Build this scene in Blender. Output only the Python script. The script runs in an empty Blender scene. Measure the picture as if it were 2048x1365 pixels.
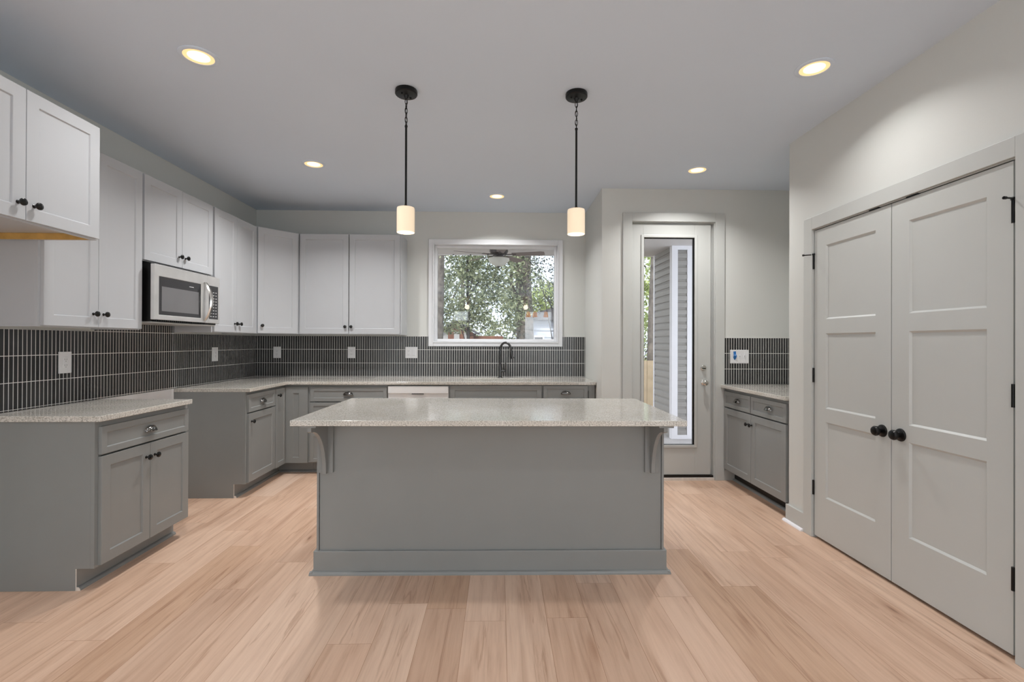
import bpy, bmesh, math, random
import numpy as np
from mathutils import Vector, Matrix, Euler
R = math.radians
rng = random.Random(7)
S = bpy.context.scene
C = S.collection

# ------------------------------------------------------------------ camera
YAW, PITCH, ROLL, CAMH = .0266, .003, .0034, 1.2944
cam_d = bpy.data.cameras.new('camera'); cam = bpy.data.objects.new('camera', cam_d); C.objects.link(cam)
cam_d.sensor_width = 36; cam_d.lens = 963.0/2048*36; cam_d.clip_start = .05; cam_d.clip_end = 300
f = Vector((math.sin(YAW)*math.cos(PITCH), math.cos(YAW)*math.cos(PITCH), math.sin(PITCH)))
r0 = Vector((math.cos(YAW), -math.sin(YAW), 0)); u0 = r0.cross(f)
r1 = r0*math.cos(ROLL)+u0*math.sin(ROLL); u1 = u0*math.cos(ROLL)-r0*math.sin(ROLL)
m = Matrix((r1, u1, -f)).transposed().to_4x4(); m.translation = (0, 0, CAMH)
cam.matrix_world = m
S.camera = cam
# ------------------------------------------------------------------ colour + world
S.view_settings.view_transform = 'Standard'; S.view_settings.look = 'None'
S.view_settings.gamma = 1; S.view_settings.exposure = 0.16; S.view_settings.use_curve_mapping = False
W = bpy.data.worlds.new('overcast_sky'); S.world = W; W.use_nodes = True
wn = W.node_tree.nodes; wl = W.node_tree.links
bg = wn['Background']
tc = wn.new('ShaderNodeTexCoord'); nz = wn.new('ShaderNodeTexNoise'); nz.inputs['Scale'].default_value = 2.2; nz.inputs['Detail'].default_value = 6
rp = wn.new('ShaderNodeValToRGB'); rp.color_ramp.elements[0].position = .35; rp.color_ramp.elements[1].position = .6
rp.color_ramp.elements[0].color = (.62, .76, .92, 1); rp.color_ramp.elements[1].color = (.93, .95, 1, 1)
wl.new(tc.outputs['Generated'], nz.inputs['Vector']); wl.new(nz.outputs['Fac'], rp.inputs['Fac']); wl.new(rp.outputs['Color'], bg.inputs['Color'])
bg.inputs['Strength'].default_value = 2.4
# ------------------------------------------------------------------ sun and large area lights (far-wall window daylight and added side fill)
def light(name, kind, loc, rot, energy, col=(1, 1, 1), **kw):
    d = bpy.data.lights.new(name, kind); d.energy = energy; d.color = col
    for k, v in kw.items(): setattr(d, k, v)
    o = bpy.data.objects.new(name, d); C.objects.link(o); o.location = loc; o.rotation_euler = rot
    return o
light('sun', 'SUN', (0, 0, 20), (R(40), R(18), R(-30)), 3.2, (1, .96, .9), angle=R(3))
# behind the camera: added fill at invented side windows, daylight at two far-wall ones
DAY = (.88, .95, 1)
light('window_and_fill_light', 'AREA', (-2.60, -2.3, 1.35), (R(90), 0, R(-90)), 54, DAY, shape='RECTANGLE', size=2.4, size_y=1.9)  # added fill from the left, out of view, brightens the room
light('window_and_fill_light', 'AREA', (2.03, -2.3, 1.35), (R(90), 0, R(90)), 54, DAY, shape='RECTANGLE', size=2.4, size_y=1.9)  # added fill from the right, lifts the left cabinet faces
light('window_and_fill_light', 'AREA', (1.24, -4.43, 1.70), (R(90), 0, 0), 11, DAY, shape='RECTANGLE', size=.84, size_y=1.16)
light('window_and_fill_light', 'AREA', (-1.22, -4.43, 2.13), (R(90), 0, 0), 1.6, DAY, shape='RECTANGLE', size=.46, size_y=.30)

# ------------------------------------------------------------------ materials
def newmat(name):
    mt = bpy.data.materials.new(name); mt.use_nodes = True
    return mt, mt.node_tree.nodes, mt.node_tree.links, mt.node_tree.nodes['Principled BSDF']
def lin(c):
    return tuple((v/12.92 if v <= .04045 else ((v+.055)/1.055)**2.4) for v in [x/255 for x in c])+(1,)
def paint(name, col, rough=.5, metal=0, var=.03, scale=6, bump=0, bscale=200, spec=.5, coat=0):
    mt, n, l, b = newmat(name)
    b.inputs['Roughness'].default_value = rough; b.inputs['Metallic'].default_value = metal
    b.inputs['Specular IOR Level'].default_value = spec
    if coat: b.inputs['Coat Weight'].default_value = coat; b.inputs['Coat Roughness'].default_value = .05
    t = n.new('ShaderNodeTexCoord'); z = n.new('ShaderNodeTexNoise'); z.inputs['Scale'].default_value = scale; z.inputs['Detail'].default_value = 4
    l.new(t.outputs['Object'], z.inputs['Vector'])
    rp = n.new('ShaderNodeValToRGB')
    c = col if len(col) == 4 else tuple(col)+(1,)
    rp.color_ramp.elements[0].position = .3; rp.color_ramp.elements[1].position = .7
    rp.color_ramp.elements[0].color = tuple(v*(1-var) for v in c[:3])+(1,); rp.color_ramp.elements[1].color = tuple(min(1, v*(1+var)) for v in c[:3])+(1,)
    l.new(z.outputs['Fac'], rp.inputs['Fac']); l.new(rp.outputs['Color'], b.inputs['Base Color'])
    if bump:
        z2 = n.new('ShaderNodeTexNoise'); z2.inputs['Scale'].default_value = bscale; l.new(t.outputs['Object'], z2.inputs['Vector'])
        bp = n.new('ShaderNodeBump'); bp.inputs['Strength'].default_value = bump; bp.inputs['Distance'].default_value = .002
        l.new(z2.outputs['Fac'], bp.inputs['Height']); l.new(bp.outputs['Normal'], b.inputs['Normal'])
    return mt
M = {}
M['wall'] = paint('greige_wall_paint', (.63, .637, .61), .62, var=.012, scale=1.5, bump=.08)
M['ceil'] = paint('ceiling_paint', (.64, .72, .82), .8, var=.01, scale=1, bump=.08)
M['trim'] = paint('trim_paint', (.53, .54, .52), .38, var=.01)
M['vinyl'] = paint('white_vinyl', (.74, .75, .77), .35, var=.01)
M['drywall'] = paint('bare_drywall', (.78, .78, .78), .8, var=.02)
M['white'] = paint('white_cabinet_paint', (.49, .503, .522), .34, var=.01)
M['grey'] = paint('grey_cabinet_paint', (.250, .258, .252), .32, var=.02)
M['rawwood'] = paint('raw_maple', (.60, .36, .10), .5, var=.15, scale=20)
M['rawwhite'] = paint('raw_end_grain', (.72, .66, .6), .7, var=.1, scale=40)
M['bronze'] = paint('dark_bronze_metal', (.012, .0115, .011), .2, metal=.3, var=.1, spec=.5)
M['cup'] = paint('polished_dark_nickel', (.23, .225, .215), .16, metal=1, var=.1)
M['black'] = paint('black_metal', (.004, .004, .004), .3, var=.1, spec=.3)
M['dark'] = paint('dark_void', (.01, .01, .01), .7)
M['steel'] = paint('brushed_steel', (.80, .795, .78), .42, metal=.8, var=.06, scale=9)
M['chrome'] = paint('satin_nickel', (.62, .6, .56), .2, metal=1)
M['plastic'] = paint('white_plastic', (.78, .78, .79), .3, var=.01)
M['slot'] = paint('outlet_slot', (.12, .12, .12), .5)
M['blackglass'] = paint('black_glass', (.03, .03, .032), .1, var=.05)
M['mwwin'] = paint('microwave_window', (.16, .16, .165), .22, var=.04, spec=.8)
M['dishwasher'] = paint('white_enamel', (.78, .78, .77), .25, var=.01)
M['tape'] = paint('blue_painters_tape', (.02, .16, .45), .6, var=.2, scale=60)
M['faucet'] = paint('gunmetal', (.10, .10, .10), .26, metal=.9, var=.05)
M['label'] = paint('light_print', (.6, .6, .6), .5)

def glass(name, tint=(1, 1, 1)):
    mt, n, l, b = newmat(name)
    n.remove(b); out = n['Material Output']
    tr = n.new('ShaderNodeBsdfTransparent'); tr.inputs[0].default_value = tint+(1,)
    gl = n.new('ShaderNodeBsdfGlossy'); gl.inputs['Roughness'].default_value = 0.0
    fr = n.new('ShaderNodeFresnel'); fr.inputs['IOR'].default_value = 1.5
    mx = n.new('ShaderNodeMixShader')
    l.new(fr.outputs[0], mx.inputs[0]); l.new(tr.outputs[0], mx.inputs[1]); l.new(gl.outputs[0], mx.inputs[2]); l.new(mx.outputs[0], out.inputs['Surface'])
    return mt
M['glass'] = glass('window_glass')

def emis(name, col, st):
    mt, n, l, b = newmat(name)
    b.inputs['Base Color'].default_value = col+(1,); b.inputs['Emission Color'].default_value = col+(1,); b.inputs['Emission Strength'].default_value = st
    return mt
M['led'] = emis('led_lens', (1, .93, .80), .82)
M['ledrim'] = emis('led_reflector', (1, .70, .34), .70)
M['opal'] = emis('opal_glass_lit', (1, .82, .60), .36)
M['opaldisc'] = emis('opal_glass_bulb', (1, .90, .74), .45)

def granite():
    mt, n, l, b = newmat('speckled_stone')
    t = n.new('ShaderNodeTexCoord')
    a = n.new('ShaderNodeTexNoise'); a.inputs['Scale'].default_value = 150; a.inputs['Detail'].default_value = 3
    v = n.new('ShaderNodeTexVoronoi'); v.inputs['Scale'].default_value = 75
    c = n.new('ShaderNodeTexNoise'); c.inputs['Scale'].default_value = 4; c.inputs['Detail'].default_value = 5
    for q in (a, v, c): l.new(t.outputs['Object'], q.inputs['Vector'])
    r1 = n.new('ShaderNodeValToRGB'); e = r1.color_ramp.elements
    e[0].position = .3; e[0].color = (.33, .315, .28, 1); e[1].position = .72; e[1].color = (.80, .77, .72, 1)
    k = r1.color_ramp.elements.new(.5); k.color = (.62, .59, .54, 1)
    l.new(a.outputs['Fac'], r1.inputs['Fac'])
    r2 = n.new('ShaderNodeValToRGB'); e = r2.color_ramp.elements
    e[0].position = .06; e[0].color = (.55, .5, .45, 1); e[1].position = .3; e[1].color = (1, 1, 1, 1)
    l.new(v.outputs['Distance'], r2.inputs['Fac'])
    mx = n.new('ShaderNodeMix'); mx.data_type = 'RGBA'; mx.blend_type = 'MULTIPLY'; mx.inputs[0].default_value = .5
    l.new(r1.outputs['Color'], mx.inputs[6]); l.new(r2.outputs['Color'], mx.inputs[7])
    r3 = n.new('ShaderNodeValToRGB'); e = r3.color_ramp.elements
    e[0].position = .35; e[0].color = (.9, .9, .88, 1); e[1].position = .65; e[1].color = (1, 1, 1, 1)
    l.new(c.outputs['Fac'], r3.inputs['Fac'])
    m2 = n.new('ShaderNodeMix'); m2.data_type = 'RGBA'; m2.blend_type = 'MULTIPLY'; m2.inputs[0].default_value = 1
    l.new(mx.outputs[2], m2.inputs[6]); l.new(r3.outputs['Color'], m2.inputs[7]); l.new(m2.outputs[2], b.inputs['Base Color'])
    b.inputs['Roughness'].default_value = .12; b.inputs['Specular IOR Level'].default_value = .85
    bp = n.new('ShaderNodeBump'); bp.inputs['Strength'].default_value = .05; bp.inputs['Distance'].default_value = .001
    l.new(a.outputs['Fac'], bp.inputs['Height']); l.new(bp.outputs['Normal'], b.inputs['Normal'])
    return mt
M['stone'] = granite()

def mth(n, l, op, a, b=None, c=None):
    q = n.new('ShaderNodeMath'); q.operation = op
    for i, v in enumerate((a, b, c)):
        if v is None: continue
        if isinstance(v, (int, float)): q.inputs[i].default_value = v
        else: l.new(v, q.inputs[i])
    return q.outputs[0]

def tile(name, axis, pu, pv, ou, ov, gu=.0034, gv=.0034):
    mt, n, l, b = newmat(name)
    t = n.new('ShaderNodeTexCoord'); s = n.new('ShaderNodeSeparateXYZ'); l.new(t.outputs['Object'], s.inputs[0])
    U = s.outputs[axis]; V = s.outputs[2]
    u = mth(n, l, 'DIVIDE', mth(n, l, 'SUBTRACT', U, ou), pu); v = mth(n, l, 'DIVIDE', mth(n, l, 'SUBTRACT', V, ov), pv)
    fu = mth(n, l, 'FRACT', u); fv = mth(n, l, 'FRACT', v)
    du = mth(n, l, 'MULTIPLY', mth(n, l, 'SUBTRACT', .5, mth(n, l, 'ABSOLUTE', mth(n, l, 'SUBTRACT', fu, .5))), pu)
    dv = mth(n, l, 'MULTIPLY', mth(n, l, 'SUBTRACT', .5, mth(n, l, 'ABSOLUTE', mth(n, l, 'SUBTRACT', fv, .5))), pv)
    iu = mth(n, l, 'GREATER_THAN', du, gu/2); iv = mth(n, l, 'GREATER_THAN', dv, gv/2)
    mask = mth(n, l, 'MULTIPLY', iu, iv)
    cb = n.new('ShaderNodeCombineXYZ'); l.new(mth(n, l, 'FLOOR', u), cb.inputs[0]); l.new(mth(n, l, 'FLOOR', v), cb.inputs[1])
    wn_ = n.new('ShaderNodeTexWhiteNoise'); wn_.noise_dimensions = '3D'; l.new(cb.outputs[0], wn_.inputs['Vector'])
    rp = n.new('ShaderNodeValToRGB'); rp.color_ramp.elements[0].color = (.016, .016, .017, 1); rp.color_ramp.elements[1].color = (.036, .036, .037, 1)
    l.new(wn_.outputs['Value'], rp.inputs['Fac'])
    mx = n.new('ShaderNodeMix'); mx.data_type = 'RGBA'; mx.inputs[6].default_value = (.80, .785, .75, 1)
    l.new(mask, mx.inputs[0]); l.new(rp.outputs['Color'], mx.inputs[7]); l.new(mx.outputs[2], b.inputs['Base Color'])
    l.new(mth(n, l, 'MULTIPLY_ADD', mask, -.62, .85), b.inputs['Roughness'])
    nz = n.new('ShaderNodeTexNoise'); nz.inputs['Scale'].default_value = 14; l.new(t.outputs['Object'], nz.inputs['Vector'])
    h = mth(n, l, 'ADD', mth(n, l, 'MULTIPLY', mask, .6), mth(n, l, 'MULTIPLY', nz.outputs['Fac'], .8))
    h2 = mth(n, l, 'ADD', h, mth(n, l, 'MULTIPLY', mth(n, l, 'MINIMUM', du, .006), 40))
    bp = n.new('ShaderNodeBump'); bp.inputs['Strength'].default_value = .5; bp.inputs['Distance'].default_value = .0012
    l.new(h2, bp.inputs['Height']); l.new(bp.outputs['Normal'], b.inputs['Normal'])
    return mt
M['tile_back'] = tile('kitkat_tile_back', 0, .0254, .1485, .012, 1.3595)
M['tile_left'] = tile('kitkat_tile_left', 1, .0254, .1485, .004, 1.3595)
M['tile_niche'] = tile('kitkat_tile_niche', 0, .0236, .147, 2.123, 1.345)

def floor_mat():
    mt, n, l, b = newmat('oak_plank_floor')
    t = n.new('ShaderNodeTexCoord'); s = n.new('ShaderNodeSeparateXYZ'); l.new(t.outputs['Object'], s.inputs[0])
    w, L = .192, 1.22
    u = mth(n, l, 'DIVIDE', mth(n, l, 'SUBTRACT', s.outputs[0], .035), w); row = mth(n, l, 'FLOOR', u)
    wr = n.new('ShaderNodeTexWhiteNoise'); wr.noise_dimensions = '1D'; l.new(row, wr.inputs['W'])
    v = mth(n, l, 'ADD', mth(n, l, 'DIVIDE', s.outputs[1], L), mth(n, l, 'MULTIPLY', wr.outputs['Value'], 1.0)); col = mth(n, l, 'FLOOR', v)
    cb = n.new('ShaderNodeCombineXYZ'); l.new(row, cb.inputs[0]); l.new(col, cb.inputs[1])
    wc = n.new('ShaderNodeTexWhiteNoise'); wc.noise_dimensions = '3D'; l.new(cb.outputs[0], wc.inputs['Vector'])
    fu = mth(n, l, 'FRACT', u); fv = mth(n, l, 'FRACT', v)
    du = mth(n, l, 'MULTIPLY', mth(n, l, 'SUBTRACT', .5, mth(n, l, 'ABSOLUTE', mth(n, l, 'SUBTRACT', fu, .5))), w)
    dv = mth(n, l, 'MULTIPLY', mth(n, l, 'SUBTRACT', .5, mth(n, l, 'ABSOLUTE', mth(n, l, 'SUBTRACT', fv, .5))), L)
    d = mth(n, l, 'MINIMUM', du, dv); seam = mth(n, l, 'LESS_THAN', d, .0011)
    # plank-local coordinates for the grain
    off = n.new('ShaderNodeVectorMath'); off.operation = 'SCALE'; l.new(wc.outputs['Color'], off.inputs[0]); off.inputs['Scale'].default_value = 37
    ad = n.new('ShaderNodeVectorMath'); ad.operation = 'ADD'; l.new(t.outputs['Object'], ad.inputs[0]); l.new(off.outputs[0], ad.inputs[1])
    mp = n.new('ShaderNodeMapping'); mp.inputs['Scale'].default_value = (1, .05, 1); l.new(ad.outputs[0], mp.inputs['Vector'])
    g1 = n.new('ShaderNodeTexNoise'); g1.inputs['Scale'].default_value = 38; g1.inputs['Detail'].default_value = 9; g1.inputs['Roughness'].default_value = .62; g1.inputs['Distortion'].default_value = .5
    l.new(mp.outputs[0], g1.inputs['Vector'])
    mp2 = n.new('ShaderNodeMapping'); mp2.inputs['Scale'].default_value = (1, .13, 1); l.new(ad.outputs[0], mp2.inputs['Vector'])
    g2 = n.new('ShaderNodeTexNoise'); g2.inputs['Scale'].default_value = 7; g2.inputs['Detail'].default_value = 4; g2.inputs['Distortion'].default_value = 1.4
    l.new(mp2.outputs[0], g2.inputs['Vector'])
    base = n.new('ShaderNodeValToRGB'); e = base.color_ramp.elements
    e[0].position = 0; e[0].color = (.57, .37, .25, 1); e[1].position = 1; e[1].color = (.73, .54, .42, 1)
    for p, c in ((.2, (.66, .45, .325)), (.4, (.73, .525, .395)), (.6, (.61, .41, .295)), (.8, (.70, .485, .355))):
        k = e.new(p); k.color = c+(1,)
    l.new(wc.outputs['Value'], base.inputs['Fac'])
    gr = n.new('ShaderNodeValToRGB'); e = gr.color_ramp.elements
    e[0].position = .26; e[0].color = (.66, .57, .51, 1); e[1].position = .60; e[1].color = (1.04, 1.04, 1.04, 1)
    k = e.new(.44); k.color = (.93, .90, .88, 1)
    l.new(g1.outputs['Fac'], gr.inputs['Fac'])
    g2r = n.new('ShaderNodeValToRGB'); e = g2r.color_ramp.elements
    e[0].position = .32; e[0].color = (.80, .74, .70, 1); e[1].position = .50; e[1].color = (1, 1, 1, 1)
    l.new(g2.outputs['Fac'], g2r.inputs['Fac'])
    # knots
    vk = n.new('ShaderNodeTexVoronoi'); vk.inputs['Scale'].default_value = 5.5
    mp3 = n.new('ShaderNodeMapping'); mp3.inputs['Scale'].default_value = (1, .22, 1); l.new(ad.outputs[0], mp3.inputs['Vector']); l.new(mp3.outputs[0], vk.inputs['Vector'])
    kr = n.new('ShaderNodeValToRGB'); e = kr.color_ramp.elements
    e[0].position = .02; e[0].color = (.36, .27, .22, 1); e[1].position = .16; e[1].color = (1, 1, 1, 1)
    k = e.new(.06); k.color = (.80, .73, .68, 1)
    l.new(vk.outputs['Distance'], kr.inputs['Fac'])
    def mul(a, bb, fac=1):
        q = n.new('ShaderNodeMix'); q.data_type = 'RGBA'; q.blend_type = 'MULTIPLY'; q.inputs[0].default_value = fac
        l.new(a, q.inputs[6]); l.new(bb, q.inputs[7]); return q.outputs[2]
    mp4 = n.new('ShaderNodeMapping'); mp4.inputs['Scale'].default_value = (1, .06, 1); l.new(ad.outputs[0], mp4.inputs['Vector'])
    g3 = n.new('ShaderNodeTexNoise'); g3.inputs['Scale'].default_value = 13; g3.inputs['Detail'].default_value = 5; g3.inputs['Distortion'].default_value = .8; l.new(mp4.outputs[0], g3.inputs['Vector'])
    ck = mth(n, l, 'ABSOLUTE', mth(n, l, 'SUBTRACT', g3.outputs['Fac'], .62))
    cr = n.new('ShaderNodeValToRGB'); e = cr.color_ramp.elements
    e[0].position = .004; e[0].color = (.60, .50, .43, 1); e[1].position = .022; e[1].color = (1, 1, 1, 1); l.new(ck, cr.inputs['Fac'])
    kr_out = mul(kr.outputs['Color'], cr.outputs['Color'], .55)
    c = mul(mul(mul(base.outputs['Color'], gr.outputs['Color'], .85), g2r.outputs['Color'], .55), kr_out, .85)
    sm = n.new('ShaderNodeMix'); sm.data_type = 'RGBA'; sm.blend_type = 'MULTIPLY'; sm.inputs[7].default_value = (.70, .60, .52, 1)
    l.new(seam, sm.inputs[0]); l.new(c, sm.inputs[6]); l.new(sm.outputs[2], b.inputs['Base Color'])
    l.new(mth(n, l, 'MULTIPLY_ADD', g1.outputs['Fac'], .2, .26), b.inputs['Roughness'])
    h = mth(n, l, 'ADD', mth(n, l, 'MULTIPLY', g1.outputs['Fac'], .35), mth(n, l, 'MULTIPLY', mth(n, l, 'MINIMUM', d, .003), 300))
    bp = n.new('ShaderNodeBump'); bp.inputs['Strength'].default_value = .25; bp.inputs['Distance'].default_value = .0012
    l.new(h, bp.inputs['Height']); l.new(bp.outputs['Normal'], b.inputs['Normal'])
    return mt
M['floor'] = floor_mat()
# exterior
M['porchceil'] = paint('porch_soffit_vinyl', (.62, .59, .58), .6, var=.02)
M['siding'] = paint('grey_vinyl_siding', (.34, .325, .305), .5, var=.03)
M['bluesiding'] = paint('pale_blue_siding', (.50, .54, .62), .6, var=.04)
M['extwhite'] = paint('exterior_white_trim', (.88, .87, .9), .45, var=.01)
M['concrete'] = paint('concrete_deck', (.52, .50, .49), .8, var=.06, scale=12)
M['fence'] = paint('new_pine_fence', (.62, .48, .31), .7, var=.12, scale=5)
M['rust'] = paint('rusty_brown_boards', (.20, .085, .055), .8, var=.3, scale=4)
M['shedgrey'] = paint('weathered_metal', (.38, .38, .38), .7, var=.2, scale=5)
M['bark'] = paint('grey_bark', (.13, .115, .10), .9, var=.5, scale=9, bump=.5, bscale=30)
M['barkdark'] = paint('dark_bark', (.05, .045, .045), .9, var=.5, scale=9)
M['ground'] = paint('leaf_litter_ground', (.16, .13, .085), .95, var=.4, scale=3)
M['roof'] = paint('dark_shingle', (.12, .12, .13), .9, var=.2, scale=10)
M['fan'] = paint('fan_dark_bronze', (.055, .045, .045), .4, var=.05)
M['fanblade'] = paint('fan_blade_taupe', (.22, .18, .17), .5, var=.06)
M['bowl'] = paint('frosted_glass_bowl', (.66, .66, .60), .35, var=.02)
def leafmat(name, c0, c1):
    mt, n, l, b = newmat(name)
    oi = n.new('ShaderNodeNewGeometry'); rp = n.new('ShaderNodeValToRGB')
    rp.color_ramp.elements[0].color = c0+(1,); rp.color_ramp.elements[1].color = c1+(1,)
    l.new(oi.outputs['Random Per Island'], rp.inputs['Fac']); l.new(rp.outputs['Color'], b.inputs['Base Color'])
    b.inputs['Roughness'].default_value = .55
    tl = n.new('ShaderNodeBsdfTranslucent'); l.new(rp.outputs['Color'], tl.inputs['Color'])
    mx = n.new('ShaderNodeMixShader'); mx.inputs[0].default_value = .35
    l.new(b.outputs[0], mx.inputs[1]); l.new(tl.outputs[0], mx.inputs[2]); l.new(mx.outputs[0], n['Material Output'].inputs['Surface'])
    return mt
M['leaf1'] = leafmat('green_leaves', (.07, .10, .06), (.44, .48, .30))
M['leaf2'] = leafmat('yellow_green_leaves', (.16, .22, .05), (.55, .62, .28))
M['leaf3'] = leafmat('dark_leaves', (.04, .05, .045), (.16, .17, .15))

# ------------------------------------------------------------------ helpers
class MB:
    def __init__(s): s.v = []; s.f = []; s.mi = []
    def add(s, vs, fs, mi=0):
        k = len(s.v); s.v += [tuple(p) for p in vs]; s.f += [tuple(i+k for i in q) for q in fs]; s.mi += [mi]*len(fs); return s
    def box(s, x0, y0, z0, x1, y1, z1, mi=0):
        if x0 > x1: x0, x1 = x1, x0
        if y0 > y1: y0, y1 = y1, y0
        if z0 > z1: z0, z1 = z1, z0
        vs = [(x0, y0, z0), (x1, y0, z0), (x1, y1, z0), (x0, y1, z0), (x0, y0, z1), (x1, y0, z1), (x1, y1, z1), (x0, y1, z1)]
        return s.add(vs, [(0, 3, 2, 1), (4, 5, 6, 7), (0, 1, 5, 4), (1, 2, 6, 5), (2, 3, 7, 6), (3, 0, 4, 7)], mi)
    def prism(s, poly, axis, a, b, mi=0):
        """poly: list of 2-D points; axis 0: (y,z) extruded in x; 1: (x,z) in y; 2: (x,y) in z"""
        def P(p, t):
            return (t, p[0], p[1]) if axis == 0 else ((p[0], t, p[1]) if axis == 1 else (p[0], p[1], t))
        n = len(poly); vs = [P(p, a) for p in poly]+[P(p, b) for p in poly]
        fs = [tuple(range(n)), tuple(range(2*n-1, n-1, -1))]+[(i, i+n, (i+1) % n+n, (i+1) % n) for i in range(n)]
        return s.add(vs, fs, mi)
    def lathe(s, prof, c=(0, 0, 0), axis=2, seg=24, mi=0, sign=1):
        """prof: (radius, height) list; closes ends when radius is 0"""
        vs = []; fs = []; n = len(prof)
        for (r, h) in prof:
            for k in range(seg):
                a = 2*math.pi*k/seg; p = (r*math.cos(a), r*math.sin(a)); h_ = h*sign
                q = (p[0], p[1], h_) if axis == 2 else ((p[0], h_, p[1]) if axis == 1 else (h_, p[0], p[1]))
                vs.append((c[0]+q[0], c[1]+q[1], c[2]+q[2]))
        for i in range(n-1):
            for k in range(seg): fs.append((i*seg+k, i*seg+(k+1) % seg, (i+1)*seg+(k+1) % seg, (i+1)*seg+k))
        fs.append(tuple(range(seg))[::-1]); fs.append(tuple((n-1)*seg+k for k in range(seg)))
        return s.add(vs, fs, mi)
    def tube(s, pts, r, seg=10, mi=0, closed=False):
        pts = [Vector(p) for p in pts]; n = len(pts); rr = r if isinstance(r, (list, tuple)) else [r]*n
        vs = []; fs = []; prev = None
        for i, p in enumerate(pts):
            a = pts[(i-1) % n] if (closed or i > 0) else p; b = pts[(i+1) % n] if (closed or i < n-1) else p
            d = (b-a).normalized()
            if prev is None: up = Vector((0, 0, 1)) if abs(d.z) < .9 else Vector((1, 0, 0)); e1 = d.cross(up).normalized()
            else: e1 = (prev-d*prev.dot(d)).normalized()
            prev = e1; e2 = d.cross(e1)
            for k in range(seg):
                t = 2*math.pi*k/seg; vs.append(p+e1*(rr[i]*math.cos(t))+e2*(rr[i]*math.sin(t)))
        m_ = n if closed else n-1
        for i in range(m_):
            j = (i+1) % n
            for k in range(seg): fs.append((i*seg+k, i*seg+(k+1) % seg, j*seg+(k+1) % seg, j*seg+k))
        if not closed: fs.append(tuple(range(seg))[::-1]); fs.append(tuple((n-1)*seg+k for k in range(seg)))
        return s.add(vs, fs, mi)
    def build(s, name, mats, parent=None, loc=(0, 0, 0), rot=(0, 0, 0), smooth=False, bevel=0, seg=2):
        me = bpy.data.meshes.new(name); me.from_pydata(s.v, [], s.f)
        if not isinstance(mats, (list, tuple)): mats = [mats]
        for q in mats: me.materials.append(q)
        me.polygons.foreach_set('material_index', s.mi)
        bm = bmesh.new(); bm.from_mesh(me); bmesh.ops.recalc_face_normals(bm, faces=bm.faces); bm.to_mesh(me); bm.free()
        if smooth:
            me.polygons.foreach_set('use_smooth', [True]*len(me.polygons))
            me.set_sharp_from_angle(angle=R(35))
        o = bpy.data.objects.new(name, me); C.objects.link(o); o.location = loc; o.rotation_euler = rot
        if parent: o.parent = parent
        if bevel:
            bv = o.modifiers.new('bevel', 'BEVEL'); bv.width = bevel; bv.segments = seg; bv.limit_method = 'ANGLE'; bv.angle_limit = R(40)
        return o
def tag(o, label, cat, group=None, kind=None):
    o['label'] = label; o['category'] = cat
    if group: o['group'] = group
    if kind: o['kind'] = kind
    return o
def thing(name, label, cat, loc, rz=0, group=None, kind=None):
    o = bpy.data.objects.new(name, None); C.objects.link(o); o.location = loc; o.rotation_euler = (0, 0, rz); o.empty_display_size = .1
    return tag(o, label, cat, group, kind)
def struct(o, label, cat): return tag(o, label, cat, kind='structure')
def kids(o): return [c for c in list(bpy.data.objects) if c.parent == o]
def copy_tree(o, parent=None):
    c = o.copy(); C.objects.link(c)
    if parent: c.parent = parent
    for ch in kids(o): copy_tree(ch, c)
    return c

# room dimensions
XL, XR, XP, XN = -2.68, .962, 2.11, 2.75       # left wall, nook return, pantry wall, niche wall
YB, YD, YC, YR = 5.376, 4.50, 3.45, -4.5       # window wall, door wall, pantry corner, wall behind camera
HC = 2.748
CT, CTH = .907, .03                            # perimeter counter top and thickness
T = .15

# ------------------------------------------------------------------ room shell
struct(MB().box(XL-T, YR-T, -.1, XN+T, YB+T, 0).build('floor', M['floor']), 'light oak plank floor running toward the window wall', 'floor')
struct(MB().box(XL-T, YR-T, HC, XN+T, YB+T, HC+.12).build('ceiling', M['ceil']), 'flat smooth pale grey painted ceiling', 'ceiling')
struct(MB().box(XL-T, YR, 0, XL, -3.5, HC).box(XL-T, -3.5, 0, XL, -1.1, .4).box(XL-T, -3.5, 2.3, XL, -1.1, HC).box(XL-T, -1.1, 0, XL, YB, HC).build('wall_left', M['wall']), 'greige wall behind the long left run of cabinets', 'wall')
# window wall with opening
WX0, WX1, WZ0, WZ1 = -.735, .665, 1.292, 2.39
struct(MB().box(XL-T, YB, 0, WX0, YB+T, HC).box(WX1, YB, 0, XR+T, YB+T, HC).box(WX0, YB, 0, WX1, YB+T, WZ0).box(WX0, YB, WZ1, WX1, YB+T, HC)
       .build('wall_back', M['wall']), 'greige wall around the window above the sink', 'wall')
struct(MB().box(XR, YD+T, 0, XR+T, YB, HC).build('wall_return', M['wall']), 'short greige return wall at the right end of the sink counter', 'wall')
DX0, DX1, DZ1 = 1.222, 2.046, 2.452            # rough opening of the glazed door
struct(MB().box(XR, YD, 0, DX0, YD+T, HC).box(DX1, YD, 0, XN+T, YD+T, HC).box(DX0, YD, DZ1, DX1, YD+T, HC)
       .build('wall_door_side', M['wall']), 'greige wall around the glazed outside door', 'wall')
struct(MB().box(XN, YC-.12, 0, XN+T, YD, HC).build('wall_niche', M['wall']), 'side wall at the back of the small cabinet niche', 'wall')
PY0, PY1, PZ1 = 1.905, 3.182, 2.068            # pantry opening
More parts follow.
